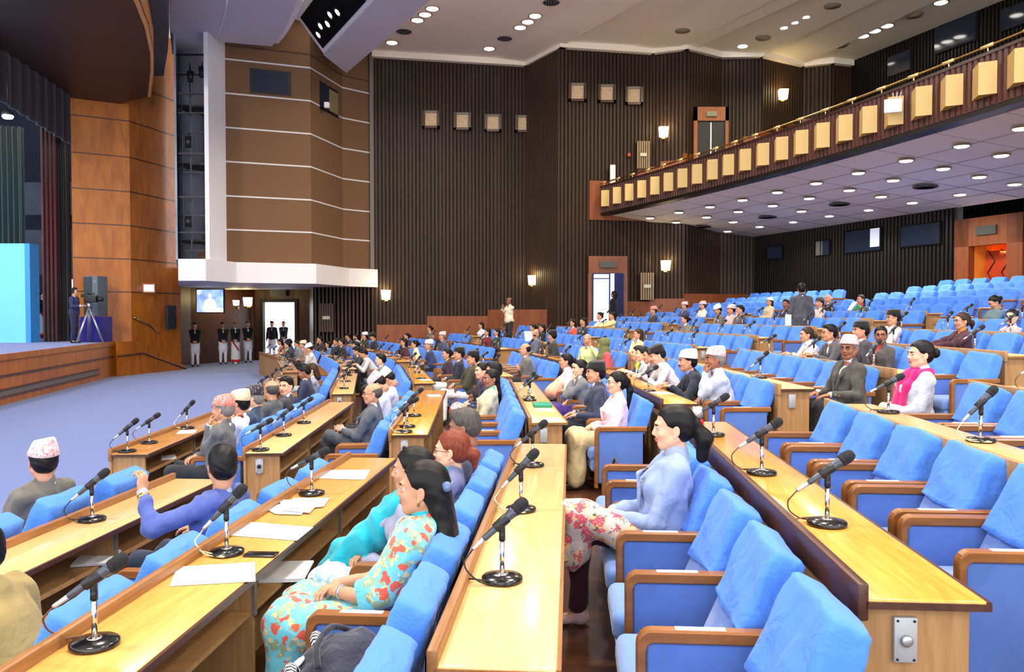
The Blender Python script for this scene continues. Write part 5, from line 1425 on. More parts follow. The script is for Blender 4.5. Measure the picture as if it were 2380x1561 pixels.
# ---------------- full figure
LOD={'n':(.0095,.0042,.0042),'m':(.016,.0075,.007),'f':(.026,.013,.012)}
def ik(S,W,l1,l2,pole):
    S=np.array(S,float);W=np.array(W,float); d=W-S; L=np.linalg.norm(d); L_=min(L,l1+l2-.004); u=d/L; W=S+u*L_
    a=(l1*l1-l2*l2+L_*L_)/(2*L_); h=math.sqrt(max(0,l1*l1-a*a)); p=np.array(pole,float); p-=u*(p@u); p/=np.linalg.norm(p); return S+u*a+p*h,W
POSES={
 'lap':dict(L=(-.03,.27,.66),R=(.035,.28,.67),hl=((.75,.6,-.15),(-.1,.2,1)),hr=((-.75,.6,-.1),(.1,.2,1)),cl=.55,cr=.6),
 'arms':dict(L=(-.25,.28,.70),R=(.25,.28,.70),hl=((.05,1,-.35),(-.2,.2,1)),hr=((-.05,1,-.35),(.2,.2,1)),cl=.4,cr=.4),
 'knee':dict(L=(-.13,.33,.66),R=(.13,.33,.66),hl=((.3,.95,-.2),(0,.2,1)),hr=((-.3,.95,-.2),(0,.2,1)),cl=.3,cr=.3),
 'desk':dict(L=(-.14,.50,.79),R=(.14,.50,.79),hl=((.45,.9,-.05),(0,0,1)),hr=((-.45,.9,-.05),(0,0,1)),cl=.5,cr=.7),
 'chinR':dict(L=(-.05,.27,.66),R='chin',hl=((.8,.5,-.1),(-.1,.2,1)),cl=.5,cr=.95),
 'chinL':dict(L='chin',R=(.05,.27,.66),hr=((-.8,.5,-.1),(.1,.2,1)),cl=.95,cr=.5),
 'phone':dict(L=(-.05,.32,.74),R=(.06,.30,.70),hl=((.5,.8,.2),(-.6,.2,.5)),hr=((-.6,.8,.1),(.2,.2,1)),cl=.6,cr=.5),
 'raise':dict(L=(-.30,.26,1.02),R=(.22,.30,.68),hl=((.2,.1,1),(0,-1,.2)),hr=((-.2,1,-.1),(0,0,1)),cl=.95,cr=.4),
 'fold':dict(L=(.08,.24,.80),R=(-.08,.26,.77),hl=((1,.1,0),(0,1,.2)),hr=((-1,.1,0),(0,1,.2)),cl=.4,cr=.4),
 'stand':dict(L=(-.24,.04,.80),R=(.24,.04,.80),hl=((0,.15,-1),(-1,0,0)),hr=((0,.15,-1),(1,0,0)),cl=.35,cr=.35),
 'standclasp':dict(L=(-.03,.22,.95),R=(.03,.23,.96),hl=((.8,.4,-.4),(-.2,1,.3)),hr=((-.8,.4,-.4),(.2,1,.3)),cl=.5,cr=.5),
 'speak':dict(L=(-.05,.26,1.36),R=(.04,.27,1.34),hl=((.3,.2,1),(-.3,1,0)),hr=((-.3,.2,1),(.3,1,0)),cl=.9,cr=.9),
 'standR':dict(L=(-.22,.02,.82),R=(.20,.32,1.15),hl=((0,.15,-1),(-1,0,0)),hr=((-.2,1,.2),(.3,0,1)),cl=.35,cr=.6),
}
def person(label,pos,rz,pose='lap',lod='f',sex='m',scale=1.0,lean=-.15,slean=0,yaw=0,pitch=0,skin='m',hair='short',hairc='black',hat=None,
           jacket=(60,62,66),shirt=(225,228,232),lower=(40,42,48),lowkind='trousers',shoe=(30,28,28),v=True,glasses=False,mous=False,bulk=1.0,extra=None,cat_='person',group=None,seat='sit',hemlen=0,tie=None,legx=None,trousers_mat=None,jacket_mat=None,shirt_mat=None,over=None,shortsleeve=False):
    rb_,rh,rn=LOD[lod]; pz=POSES[pose]; stand=pose.startswith('stand') or pose=='speak'
    sexw=.152 if sex=='f' else .172
    hz=.93 if stand else .525
    if stand: lean=lean if lean!=-.15 else .0
    H=vec(0,0,hz); D_=rotx(-lean)@roty(slean)@vec(0,0,1); Rt=rotx(-lean)@roty(slean)
    tl=.50 if stand else .46
    Nk=H+D_*tl; Ch=H+D_*(tl*.62); Wa=H+D_*(tl*.27)
    hd_R=rotz(yaw)@rotx(-pitch); Hd=Nk+D_*.05+vec(0,.012,.10)+vec(0,.05*max(0,math.sin(pitch)),0)
    b=bulk
    sh={q:Nk+Rt@vec(q*sexw*b**.5,0,-.062) for q in (-1,1)}
    W={}
    for q,nm in ((-1,'L'),(1,'R')):
        t=pz[nm]
        if t=='chin':
            t=Hd+hd_R@vec(q*.035,.12,-.145)
            W[q]=(t,(-q*.25,-.25,1.),(q*.2,1.,.3))
        else:
            hh=pz['h'+nm.lower()]; W[q]=(np.array(t,float)+ (vec(0,0,0) if not stand else 0),hh[0],hh[1])
    EL={}
    for q in (-1,1):
        pole=(q*.6,-.35,-.9) if not stand else (q*.35,-1,-.1)
        e,w=ik(sh[q],W[q][0],.285*1.0,.255,pole); EL[q]=(e,w)
    # legs
    hip={q:H+vec(q*.085,0,-.02) for q in (-1,1)}
    if stand: kn={q:vec(q*.09,.02,.50) for q in (-1,1)}; an={q:vec(q*.095,-.02,.09) for q in (-1,1)}
    else: kn={q:vec(q*.115,.45,.535) for q in (-1,1)}; an={q:vec(q*.12,.46,.09) for q in (-1,1)}
    if legx=='cross': kn[-1]=vec(-.02,.47,.66); an[-1]=vec(.12,.66,.30)
    root_parts=[]
    # --- body (skin): core, arms, legs, head, hands in one mesh
    s=SDF(.03)
    s.E(H+vec(0,0,.02),(.13*b,.10*b,.10)); s.E(Wa,(.12*b,.09*b,.14),rot=Rt); s.E(Ch,(.14*b,.09*b,.15),rot=Rt); s.C(sh[-1],sh[1],.045); s.C(Nk-D_*.03,Nk+D_*.06,.045)
    for q in (-1,1):
        s.C(sh[q],EL[q][0],.042,.036,k=.02); s.C(EL[q][0],EL[q][1],.036,.026,k=.02)
        s.C(hip[q],kn[q],.07,.05); s.C(kn[q],an[q],.048,.036); s.C(an[q]+vec(0,-.02,-.05),an[q]+vec(0,.13,-.06),.035,.028)
    parts=[s.mesh(max(rb_*1.4,.016))]
    hm=xf(head_mesh(sex,mous,rh),hd_R,Hd); parts.append(hm)
    nk_=.047 if sex=='f' else .056
    s=SDF(.03); s.C(Hd+hd_R@vec(0,-.018,-.065),Nk+Rt@vec(0,.0,-.02),nk_*.97,nk_*1.08); s.C(Nk+Rt@vec(-.04,-.005,-.05),Nk+Rt@vec(.04,-.005,-.05),.04); parts.append(s.mesh({'n':.007,'m':.011,'f':.018}[lod]))
    s=SDF(.02)
    for q in (-1,1): e_,w_=EL[q]; s.C(e_+(w_-e_)*.6,w_,.031,.0255)
    parts.append(s.mesh({'n':.007,'m':.011,'f':.016}[lod]))
    for q,nm in ((-1,'cl'),(1,'cr')):
        g=hand_mesh(pz[nm],rn); Fm=frame_yz(W[q][1],W[q][2])
        thumb_in=1 if q==-1 else -1     # thumb points towards the midline for palm-down hands
        Fm=Fm@np.diag([thumb_in,1,1]) 
        parts.append(xf(g,Fm*(.92 if sex=='f' else 1.0),EL[q][1]))
    body=to_obj(cat(parts),'person',skin_slots(skin))
    body.location=pos; body.rotation_euler=(0,0,rz); body.scale=(scale,)*3
    tag(body,label,cat_,group)
    # --- shirt under the jacket
    def torso(s,g,idn=0,low=-.05):
        s.E(H+vec(0,.01,.03),(.165*b+g,.135*b+g,.12+g),id=idn); s.E(Wa+Rt@vec(0,.015*b,0),(.152*b+g,.118*b*b+g,.16+g),id=idn,rot=Rt)
        s.E(Ch+Rt@vec(0,.012,0),(.168*b+g,.112*b+g,.165+g),id=idn,rot=Rt); s.C(sh[-1]*.86+Nk*.14,sh[1]*.86+Nk*.14,.047+g,id=idn); s.C(sh[-1]*.45+Nk*.55-D_*.02,sh[1]*.45+Nk*.55-D_*.02,.045+g,id=idn)
        if sex=='f': 
            for q in (-1,1): s.E(Ch+Rt@vec(q*.065,.085,.015),(.062+g,.05+g,.06+g),id=idn,rot=Rt)
        s.C(Nk+Rt@vec(0,-.015,-.03),Nk+Rt@vec(0,-.01,.028),.066+g*.5,.055+g*.4,id=idn,k=.03)
    has_j=jacket is not None or jacket_mat is not None
    sm_=shirt_mat or cloth(shirt,.3)
    s=SDF(.04); torso(s,-.012)
    s.C(Nk+Rt@vec(0,-.012,.0),Nk+Rt@vec(0,.0,.035),.063,.058,k=.01)
    for q in (-1,1):
        e,w=EL[q]
        if has_j: dr=(w-e)/np.linalg.norm(w-e); s.C(w-dr*.05,w-dr*.012,.033,.033,k=.005)
        else:
            s.C(sh[q],e,.06,.05,k=.03)
            if not shortsleeve: s.C(e,w-(w-e)*.1,.048,.038,k=.02)
            
    if not has_j:
        s.post=fold_post(lod,.0045)
    shirt_o=to_obj(s.mesh(rb_ if lod!='n' else .011),'shirt' if sex=='m' else 'blouse',[sm_],body)
    # --- jacket
    if has_j:
        s=SDF(.045); torso(s,.012)
        for q in (-1,1):
            e,w=EL[q]; s.C(sh[q],e,.059*b**.5,.050,k=.03); dr=(w-e)/np.linalg.norm(w-e); s.C(e,w-dr*.03,.049,.037,k=.02)
        if hemlen>0:
            if stand: s.C(H+vec(0,0,0),H+vec(0,0,-hemlen),.15*b,.16*b,fl=(1.1,.85,1),k=.05)
            else: s.C(H+vec(0,.05,-.02),H+vec(0,.05+hemlen,-.0),.15*b,.13*b,fl=(1.15,1,.7),k=.05)
        if v:
            # the opening, then collar and lapels
            a_=Nk+Rt@vec(0,.09,.03); c_=Wa+Rt@vec(0,.155*b*b,.03)
            s.C(a_,Ch+Rt@vec(0,.15*b,.02),.060,.036,op='s',k=.008); s.C(Ch+Rt@vec(0,.15*b,.02),c_+Rt@vec(0,.03,0),.034,.012,op='s',k=.006)
            s.C(Nk+Rt@vec(0,.03,.02),Nk+Rt@vec(0,.05,.10),.054,.06,op='s',k=.008)
            yb=.128*b+(.045 if sex=='f' else .012)
            for q in (-1,1):
                s.C(Nk+Rt@vec(q*.062,.01,.012),Nk+Rt@vec(0,-.058,.026),.014,k=.006,id=1)
                s.C(Nk+Rt@vec(q*.062,.01,.012),Nk+Rt@vec(q*.070,.072,-.035),.013,.015,k=.006,id=1)
                s.C(Nk+Rt@vec(q*.070,.072,-.035),Ch+Rt@vec(q*.056,yb,.04),.017,.017,k=.006,id=1,fl=(1.3,.8,1))
                s.C(Ch+Rt@vec(q*.056,yb,.04),c_+Rt@vec(q*.016,-.004,0),.016,.008,k=.006,id=1,fl=(1.3,.8,1))
        s.post=fold_post(lod,.011)
        jm=jacket_mat or cloth(jacket); 
        to_obj(s.mesh(rb_),'jacket',[jm,jm],body)
        if tie is not None and v:
            s=SDF(.01); s.C(Nk+Rt@vec(0,.075,.02),Wa+Rt@vec(0,.13*b*b,.05),.012,.02,fl=(1,.5,1)); to_obj(s.mesh(max(rb_*.7,.007)),'tie',[cloth(tie,.1)],body)
    # --- lower garment
    s=SDF(.03); mt=trousers_mat or cloth(lower)
    if lowkind=='trousers':
        for q in (-1,1): s.C(hip[q],kn[q],.092,.068,k=.04); s.C(kn[q],an[q]+vec(0,0,.02),.066,.052,k=.03)
        s.E(H+vec(0,0,-.01),(.16*b,.13*b,.11))
    elif lowkind=='skirt':
        if stand: s.C(H+vec(0,0,0),vec(0,0,.10),.15,.17,fl=(1.1,.9,1)); s.k=.05
        else:
            s.k=.07
            for q in (-1,1): s.C(hip[q],kn[q]+vec(0,0,.01),.105,.09); s.C(kn[q],vec(q*.12,.47,.12),.095,.10)
            s.C(kn[-1],kn[1],.085); s.C(vec(-.11,.46,.2),vec(.11,.46,.2),.09); s.C((hip[-1]+kn[-1])/2,(hip[1]+kn[1])/2,.09)
    s.post=fold_post(lod,.007)
    to_obj(s.mesh(rb_*1.15),'trousers' if lowkind=='trousers' else 'skirt',[mt],body)
    if lod!='f' or stand:
        for q in (-1,1):
            s=SDF(.02); a=an[q]; s.E(a+vec(0,-.01,-.055),(.042,.055,.035)); s.E(a+vec(0,.10,-.062),(.046,.085,.028)); s.C(a+vec(0,-.01,-.03),a+vec(0,-.01,.0),.04,.036)
            to_obj(s.mesh(.010 if lod=='n' else .016),'shoe',[cloth(shoe,.1)],body)
    # --- hair and cap
    if hair:
        g=xf(hair_mesh(hair,rh*1.05 if lod!='n' else .0048,hat is not None),hd_R,Hd)
        if hair=='hijab': to_obj(g,'headscarf',[cloth(HAIRM_C.get(hairc,(96,100,60)))],body)
        else: to_obj(g,'hair',[hairm(*HAIRM[hairc])],body)
    if hat is not None: to_obj(xf(cap_geo('b' if hat is topi_black else 't'),hd_R,Hd),'cap',[hat],body)
    if glasses:
        mb=MB(); n=14
        T=Matrix([list(hd_R[i])+[Hd[i]] for i in range(3)]+[[0,0,0,1]])
        for q in (-1,1):
            mb.tube([T@Vector((q*.031+.021*math.cos(2*math.pi*i/n),.099,.003+.016*math.sin(2*math.pi*i/n))) for i in range(n+1)],.0018,5)
            mb.tube([T@Vector((q*.052,.098,.008)),T@Vector((q*.076,.06,.008)),T@Vector((q*.081,-.005,.006))],.0018,5)
        mb.tube([T@Vector((-.01,.1,.008)),T@Vector((.01,.1,.008))],.0018,5)
        mb.build('glasses',M('glasses_frame',rgb(50,44,44),.3,.5,metal=.4,var=0),body)
    body['_']=0; del body['_']
    ctx=dict(body=body,H=H,Nk=Nk,Ch=Ch,Wa=Wa,Rt=Rt,sh=sh,EL=EL,kn=kn,an=an,hip=hip,Hd=Hd,hR=hd_R,lod=lod,b=b,rb=rb_)
    if over: over(ctx)
    return ctx
HAIRM_C={'olive':(104,110,66)}
def fold_post(lod,amp):
    if lod=='f': return None
    ph=RNG.uniform(0,6,4)
    def f(X,Y,Z,D,I):
        n1=np.sin(24*Z+14*X+5*np.sin(13*Y+ph[0])+ph[1]); n2=np.sin(37*Y-21*Z+4*np.sin(17*X+ph[2])+ph[3])
        return D+amp*(.55*n1*np.abs(n1)**.3+.45*n2*(.4+.6*np.abs(n1))),I
    return f
def drape_mesh(ctx,prims,mat,name,res=None,amp=.006,k=.03):
    s=SDF(k)
    for p in prims:
        if p[0]=='c': s.C(p[1],p[2],p[3],p[4],fl=p[5] if len(p)>5 else None)
        elif p[0]=='e': s.E(p[1],p[2],rot=p[3] if len(p)>3 else None)
        elif p[0]=='s': s.C(p[1],p[2],p[3],p[4],op='s')
    s.post=fold_post(ctx['lod'],amp)
    return to_obj(s.mesh(res or ctx['rb']),name,[mat],ctx['body'])
def shawl(mat,side=0,name='shawl'):
    """cloth over both shoulders (side 0) or one"""
    def f(c):
        Rt,Nk,Ch,Wa,sh,b=c['Rt'],c['Nk'],c['Ch'],c['Wa'],c['sh'],c['b']; P_=[]
        for q in ((-1,1) if side==0 else (side,)):
            P_.append(('c',Nk+Rt@vec(q*.07,-.05,.0),Nk+Rt@vec(q*.075,.07,-.02),.036,.036))
            P_.append(('c',Nk+Rt@vec(q*.075,.07,-.02),Ch+Rt@vec(q*.07,.145*b,.03),.036,.036,(1.3,.8,1)))
            P_.append(('c',Ch+Rt@vec(q*.07,.145*b,.03),Wa+Rt@vec(q*.06,.165*b,-.02),.036,.036,(1.3,.8,1)))
        P_.append(('c',Nk+Rt@vec(-.07,-.05,0),Nk+Rt@vec(.07,-.05,0),.034,.034))
        drape_mesh(c,P_,mat,name)
    return f
def seat_person(label,k,r,px,du=1.05,a=None,hz_off=0,**kw):
    """seat a person in row r of block k: the head appears at pixel column px, du metres behind the desk front"""
    kk=(px-1190)/FPX; k0=k
    def solve_a(k,du):
        t,n=tn(k); tw=uf(*t); a=1.0
        for _ in range(4):
            hp=P(k,r,a,du); a+=(kk*hp.y-hp.x)/(tw.x-kk*tw.y)
        return a
    if a is not None:
        t,n=tn(k); nw=uf(*n); hp=P(k,r,a,0); d0=(kk*hp.y-hp.x)/(nw.x-kk*nw.y); lo=.62 if kw.get('pose')=='desk' else .82
        if d0<lo or d0>1.12: du=max(lo,min(1.05,d0)); a=solve_a(k,du)
        else: du=d0
    else: a=solve_a(k,du)
    L_=rowlen(k,r)
    if k>1:
        if a<-.15 and k>2:
            a2=solve_a(k-1,du)
            if a2<rowlen(k-1,r)+.3: k=k-1; a=min(a2,rowlen(k,r)-.25)
            else: a=.25
        elif a<-.15: a=.25
        elif a>L_+.1 and k<5:
            a2=solve_a(k+1,du)
            if a2>-.3: k=k+1; a=max(a2,.25)
            else: a=L_-.25
    oc=ROWOCC.setdefault((k,r),[])
    for _ in range(12):
        c=[q for q in oc if abs(q-a)<.52]
        if not c: break
        a=c[0]+(.53 if a>=c[0] else -.53)
        if a<0: a=max(oc)+.53
    oc.append(a)
    lean=max(-.26,min(.85,(CB(r)-.05-du)/.60)); hb=du+.60*math.sin(lean)
    sc=kw.pop('scale',.97 if kw.get('sex','m')=='m' else .93)
    pos=P(k,r,a,hb,FL[r]+hz_off)
    d=pos.length; lod=kw.pop('lod','n' if d<8.4 else ('m' if d<15 else 'f'))
    x,y,_=px_of(pos+Vector((0,0,1.08*sc))); PLOG.append((label[:40],k,r,round(a,2),round(du,2),int(x),int(y)))
    return person(label,pos,rot(k)+kw.pop('dr',0),lod=lod,lean=kw.pop('lean',lean),scale=sc,**kw)
PLOG=[]; ROWOCC={}
# ================================================================ THE PEOPLE IN THE HALL
W_=(226,228,232)
# --- near block
def saree_over(c):
    Rt,Nk,Ch,Wa,sh,b,EL,H=c['Rt'],c['Nk'],c['Ch'],c['Wa'],c['sh'],c['b'],c['EL'],c['H']
    L=-1; e=EL[L][0]
    P_=[('c',Nk+Rt@vec(-.05,-.03,-.0),sh[L]+Rt@vec(0,.0,.012),.060,.075),('c',sh[L]+Rt@vec(0,0,.01),e*.80+sh[L]*.2,.078,.085),
        ('c',Nk+Rt@vec(-.05,.06,-.04),Wa+Rt@vec(.10,.10*b,.0),.062,.075,(1.4,.8,1)),('c',Wa+Rt@vec(.10,.10,0),H+vec(.12,.10,.06),.07,.07)]
    drape_mesh(c,P_,saree_floral,'saree_drape',amp=.009)
    P2=[('c',e*.8+sh[L]*.2+vec(-.02,.03,.0),e+vec(-.035,.03,-.14),.075,.02,(.5,1.1,1))]
    drape_mesh(c,P2,FABRIC('cyan_border',rgb(110,206,228),.6,.5,9),'saree_border',amp=.006)
    T=Matrix([list(c['hR'][i])+[c['Hd'][i]] for i in range(3)]+[[0,0,0,1]])
    mb=MB(); mb.rbox(-.075,-.03,-.15,-.135,.02,.05,.006,0,T); mb.lathe([(0,-.01),(.022,-.008),(.022,.008),(0,.01)],T@Vector((-.07,-.12,.03)),12,0,(1,-.5,0)); mb.build('hair_clip',M('clip_greyblue',rgb(92,112,150),.4,.4,var=0),c['body'])
    mb=MB(); mb.lathe([(0,-.016),(.007,-.008),(.004,.004),(.006,.01),(0,.014)],T@Vector((-.088,.0,-.048)),10); mb.build('earring',brass,c['body'])
    w=EL[L][1]; d=(w-e)/np.linalg.norm(w-e); p=w-d*.045
    mb=MB(); mb.lathe([(.029,-.007),(.033,-.006),(.033,.006),(.029,.007)],p,18,0,d); mb.build('wrist_watch',silver,c['body'])
seat_person('person in a cyan floral saree with very long black hair in the nearest row',1,2,1000,1.14,sex='f',hair='vlong',jacket=None,shirt_mat=teal_cloth,shortsleeve=True,
    lowkind='skirt',trousers_mat=saree_floral,skin='m',yaw=.02,pitch=-.03,pose='lap',bulk=1.08,over=saree_over,scale=.97)
seat_person('person in a lavender jacket with a bright teal shawl, hands clasped, beside the floral saree',1,2,948,.93,sex='f',hair='messybun',jacket=(150,150,178),shirt_mat=teal_cloth,
    lowkind='skirt',trousers_mat=white_tie,skin='m',pose='lap',lean=.02,over=lambda c:drape_mesh(c,[('c',c['Nk']+vec(0,.05,-.02),c['kn'][1]+vec(0,-.05,.08),.10,.12,(1.1,.8,1)),('c',c['kn'][1]+vec(0,-.05,.08),c['kn'][1]+vec(0,.12,-.15),.12,.10)],teal_cloth,'teal_shawl',amp=.012),yaw=.0)
seat_person('person with reddish tied-back hair and glasses, hand on mouth, lavender-grey jacket',1,2,1062,a=2.55,sex='f',hair='messybun',hairc='red',jacket=(112,116,150),shirt_mat=teal_cloth,pose='chinR',glasses=True,skin='l',lowkind='skirt',lower=(60,120,110),yaw=-.05,v=True)
seat_person('person in grey jacket with thinning dark hair, seen past the red-haired head',1,2,1092,a=3.2,hair='short',hairc='salt',jacket=(98,96,108),skin='d',pose='lap',pitch=.15,lower=(70,70,74),yaw=-.1)
seat_person('person in a bright blue suit seen from behind, fist raised, black hair',1,1,528,1.06,hair='short',jacket=(76,92,158),shirt=(150,160,170),pose='raise',dr=-.25,yaw=-.75,skin='m',lower=(44,52,72),bulk=1.08,
    over=lambda c:(MB().lathe([(.029,-.011),(.034,-.01),(.034,.01),(.029,.011)],c['EL'][-1][1]-(c['EL'][-1][1]-c['EL'][-1][0])*.16,18,0,c['EL'][-1][1]-c['EL'][-1][0])).build('gold_watch',brass,c['body']))
seat_person('person in brownish grey coat and pink striped cap, seen from behind at far left',1,0,108,1.06,hair='short',hat=topi_pink,jacket=(104,100,92),pose='lap',dr=-.2,yaw=-.55,skin='m',bulk=1.1)
seat_person('person in khaki leaning out of frame at the lower left corner',1,1,-95,.66,hair='short',jacket=(150,132,84),v=False,pose='lap',skin='m',lower=(50,50,50),lod='n')
def kurta_over(c):
    kn,an,hip=c['kn'],c['an'],c['hip']
    P_=[('c',hip[-1]+vec(0,.1,.03),kn[-1]+vec(0,.0,.0),.098,.082,(1.1,1,1)),('c',kn[-1]+vec(-.01,.0,-.02),kn[-1]*.45+an[-1]*.55+vec(-.04,-.06,-.02),.085,.10,(.8,1.1,1)),('c',hip[1]+vec(0,.1,.03),kn[1]+vec(0,0,.03),.09,.085)]
    drape_mesh(c,P_,kurta_print,'kurta',amp=.010,k=.06)
    T=Matrix([list(c['hR'][i])+[c['Hd'][i]] for i in range(3)]+[[0,0,0,1]])
    mb=MB(); mb.rbox(-.022,.022,-.165,-.135,-.0,.045,.012,0,T); mb.build('hair_tie',M('scrunchie_red',rgb(214,34,40),.8,.2,var=0),c['body'])
seat_person('person in a pale blue-grey blazer with a ponytail tied in red, legs crossed, printed kurta',1,3,1576,a=2.12,sex='f',hair='pony',jacket=(142,160,200),shirt=(160,168,194),pose='lap',legx='cross',lower=(62,24,42),shoe=(206,170,176),skin='l',over=kurta_over,yaw=0,pitch=.04,scale=1.0)
def scarf_over(c):
    m=FABRIC('magenta_scarf',rgb(214,26,108),.8,.6,10)
    shawl(m,0,'scarf')(c)
    drape_mesh(c,[('c',c['Ch']+c['Rt']@vec(0,.14,.08),c['Wa']+c['Rt']@vec(0,.18,-.04),.05,.055,(1.4,.8,1)),('c',c['Nk']+vec(0,.05,.0),c['Ch']+c['Rt']@vec(0,.14,.08),.06,.06)],m,'scarf_end')
seat_person('person in light grey blazer with a bright magenta scarf and cream dotted skirt',1,5,2145,.93,sex='f',hair='bun',jacket=(186,190,202),shirt=(190,180,185),pose='lap',lowkind='skirt',trousers_mat=dots,skin='l',yaw=.12,over=scarf_over,scale=.98)
# --- second block
sp=seat_person
sp('person in grey coat and red patterned cap, hand against the face',2,0,432,1.0,hat=topi_red,jacket=(96,98,102),pose='chinL',yaw=-.15,hairc='grey',skin='m',bulk=1.05)
sp('person in white coat with beige cap and dark red collar',2,0,528,1.0,hat=topi_beige,jacket=(222,224,230),shirt=(110,30,40),pose='lap',yaw=-.1)
sp('person in slate blue coat wearing a dark floral cap',2,0,574,1.0,hat=topi_dark,jacket=(56,70,94),pose='lap',skin='l',hairc='grey',yaw=.1,glasses=True)
sp('person in grey suit with thinning grey hair, seen from behind',2,0,630,.96,hair='bald',hairc='salt',jacket=(84,86,88),pose='lap',yaw=-.5,dr=-.2,skin='m')
sp('person in dark grey suit with black hair turning to look back',2,0,668,1.02,jacket=(62,62,66),pose='lap',yaw=1.2,skin='l',pitch=.05)
sp('person in navy jacket with white shirt, glancing down',3,0,708,.98,a=.3,jacket=(46,50,76),pose='phone',pitch=.35,skin='d',bulk=1.05)
sp('person in pale grey jacket with brown hair, leaning over the desk',3,0,728,a=1.3,sex='f',hair='bob',hairc='brown',jacket=(150,154,160),pose='desk',pitch=.3,skin='l')
sp('person in grey suit with bald forehead and glasses, holding a phone, legs crossed',2,1,868,1.0,hair='bald',hairc='salt',jacket=(86,90,98),lower=(74,78,84),pose='phone',glasses=True,legx='cross',yaw=.2,skin='m',bulk=1.08,lod='n')
sp('person bowed forward in pink flowered cap and white coat, left of two',2,1,884,a=2.9,hat=topi_pink,jacket=(208,208,216),pose='lap',pitch=.8)
sp('person bowed forward in white flowered cap, right of two',2,1,908,a=3.6,hat=topi_white,jacket=(200,202,214),pose='lap',pitch=.8)
sp('person in beige jacket with long dark hair over a teal blouse, looking back',2,2,1145,1.02,sex='f',hair='long',jacket=(204,194,162),shirt=(90,170,150),pose='lap',yaw=.45,skin='d',lod='n')
sp('person in navy suit with black hair, beyond the beige jacket',2,2,1152,a=3.0,jacket=(50,54,78),pose='lap',skin='m',tie=(190,60,80))
sp('person in dark plum jacket with a red and white floral skirt',2,2,1118,a=3.7,sex='f',hair='bob',jacket=(56,40,56),shirt=(220,110,130),pose='lap',lowkind='skirt',trousers_mat=floral_red,yaw=.5,skin='l')
sp('person in dark olive coat and black cap, white trousers, nearer of two black caps',3,2,1102,a=.9,hat=topi_black,jacket=(64,62,48),lower=(226,228,230),pose='lap',bulk=1.1,skin='m',yaw=.05)
sp('person in black coat and black cap, white trousers, farther of two black caps',3,2,1067,a=1.7,hat=topi_black,jacket=(40,42,52),lower=(226,228,230),pose='lap',skin='m',yaw=.2)
sp('person in dark purple jacket with a yellow blouse, dark hair',3,2,1036,a=2.8,sex='f',hair='bun',jacket=(62,44,62),shirt=(206,176,90),pose='lap',skin='m',yaw=.3)
sp('person in navy suit with grey hair and pale pink cap',3,2,1004,a=3.8,hat=topi_white,hairc='grey',jacket=(52,60,96),pose='lap',skin='m')
sp('person in yellow blouse with dark hair in a bun, seen side-on',4,2,962,a=.6,sex='f',hair='bun',jacket=None,shirt=(236,226,170),pose='lap',skin='m')
sp('person in maroon cardigan beside the yellow blouse',4,2,937,a=1.6,sex='f',hair='bob',jacket=(84,44,58),pose='lap',skin='m')
sp('person in grey suit with short dark hair and ruddy face, leaning back',3,1,882,a=3.0,jacket=(128,130,130),pose='lap',skin='l',yaw=.1,bulk=1.1)
sp('person in pale checked jacket bending over the desk',4,1,842,a=.4,jacket=(196,196,196),pose='desk',pitch=.5,skin='m')
sp('person in dark coat beside the pale checked jacket',4,1,826,a=1.2,jacket=(60,56,60),pose='desk',pitch=.4,skin='m')
sp('person in pale pink blazer with glasses and long straight black hair',2,3,1436,.93,a=None,sex='f',hair='ponyl',jacket=(230,202,212),shirt=(210,190,170),pose='lap',glasses=True,lowkind='skirt',lower=(206,184,138),skin='l',yaw=.1,pitch=-.03,lod='n')
sp('person in navy suit and tall black cap, hands in lap',2,3,1382,a=1.15,hat=topi_black,jacket=(58,62,84),shirt=(210,220,240),pose='knee',bulk=1.12,skin='m',yaw=.12,lower=(40,42,54))
sp('person in grey cardigan with hand over mouth and a purple skirt',2,3,1345,a=1.9,sex='f',hair='bob',jacket=(116,116,118),pose='chinL',lowkind='skirt',lower=(66,44,120),skin='l',yaw=.3)
sp('person in white jacket with a peach shawl and dark bun',2,3,1284,a=4.0,sex='f',hair='bun',jacket=(226,220,220),pose='lap',skin='m',yaw=.05,over=lambda c:drape_mesh(c,[('c',c['Ch']+vec(.02,.12,.0),c['kn'][-1]+vec(0,-.1,.1),.09,.12,(1.3,.9,1))],FABRIC('peach_shawl',rgb(240,168,140),.8,.5,8),'peach_shawl'))
sp('person in grey suit with bald crown and folded arms',3,3,1219,a=.5,hair='bald',jacket=(116,112,104),pose='fold',skin='m',bulk=1.1)
sp('person in light grey coat and pink cap leaning on a hand, front of his row',2,4,1660,a=.45,hat=topi_pink,jacket=(186,192,204),shirt=(200,205,215),lower=(196,198,202),pose='chinL',hairc='grey',skin='d',bulk=1.15,lod='n')
sp('person in dark navy suit with moustache and white patterned cap, writing',2,4,1592,a=1.3,hat=topi_white,jacket=(44,48,62),shirt=(120,150,220),pose='desk',mous=True,skin='m',bulk=1.15,lod='n')
sp('person in cream jacket and black cap with head bent at the desk',2,4,1524,a=2.3,hat=topi_black,jacket=(214,202,204),pose='desk',pitch=.35,skin='l',v=False,lod='n')
sp('person with long black hair, mostly hidden behind the cream jacket',2,4,1502,a=3.2,sex='f',hair='long',jacket=(120,96,104),pose='desk',skin='m')
sp('person in navy jacket with yellow flashes and straight black bob',2,4,1475,a=4.1,sex='f',hair='bob',jacket=(62,74,110),pose='desk',skin='l',over=shawl(FABRIC('yellow_shawl',rgb(222,214,60),.8,.3,9),-1))
sp('person in pale grey cardigan with long black hair',2,4,1441,a=4.7,sex='f',hair='long',jacket=(196,196,204),pose='desk',skin='l')
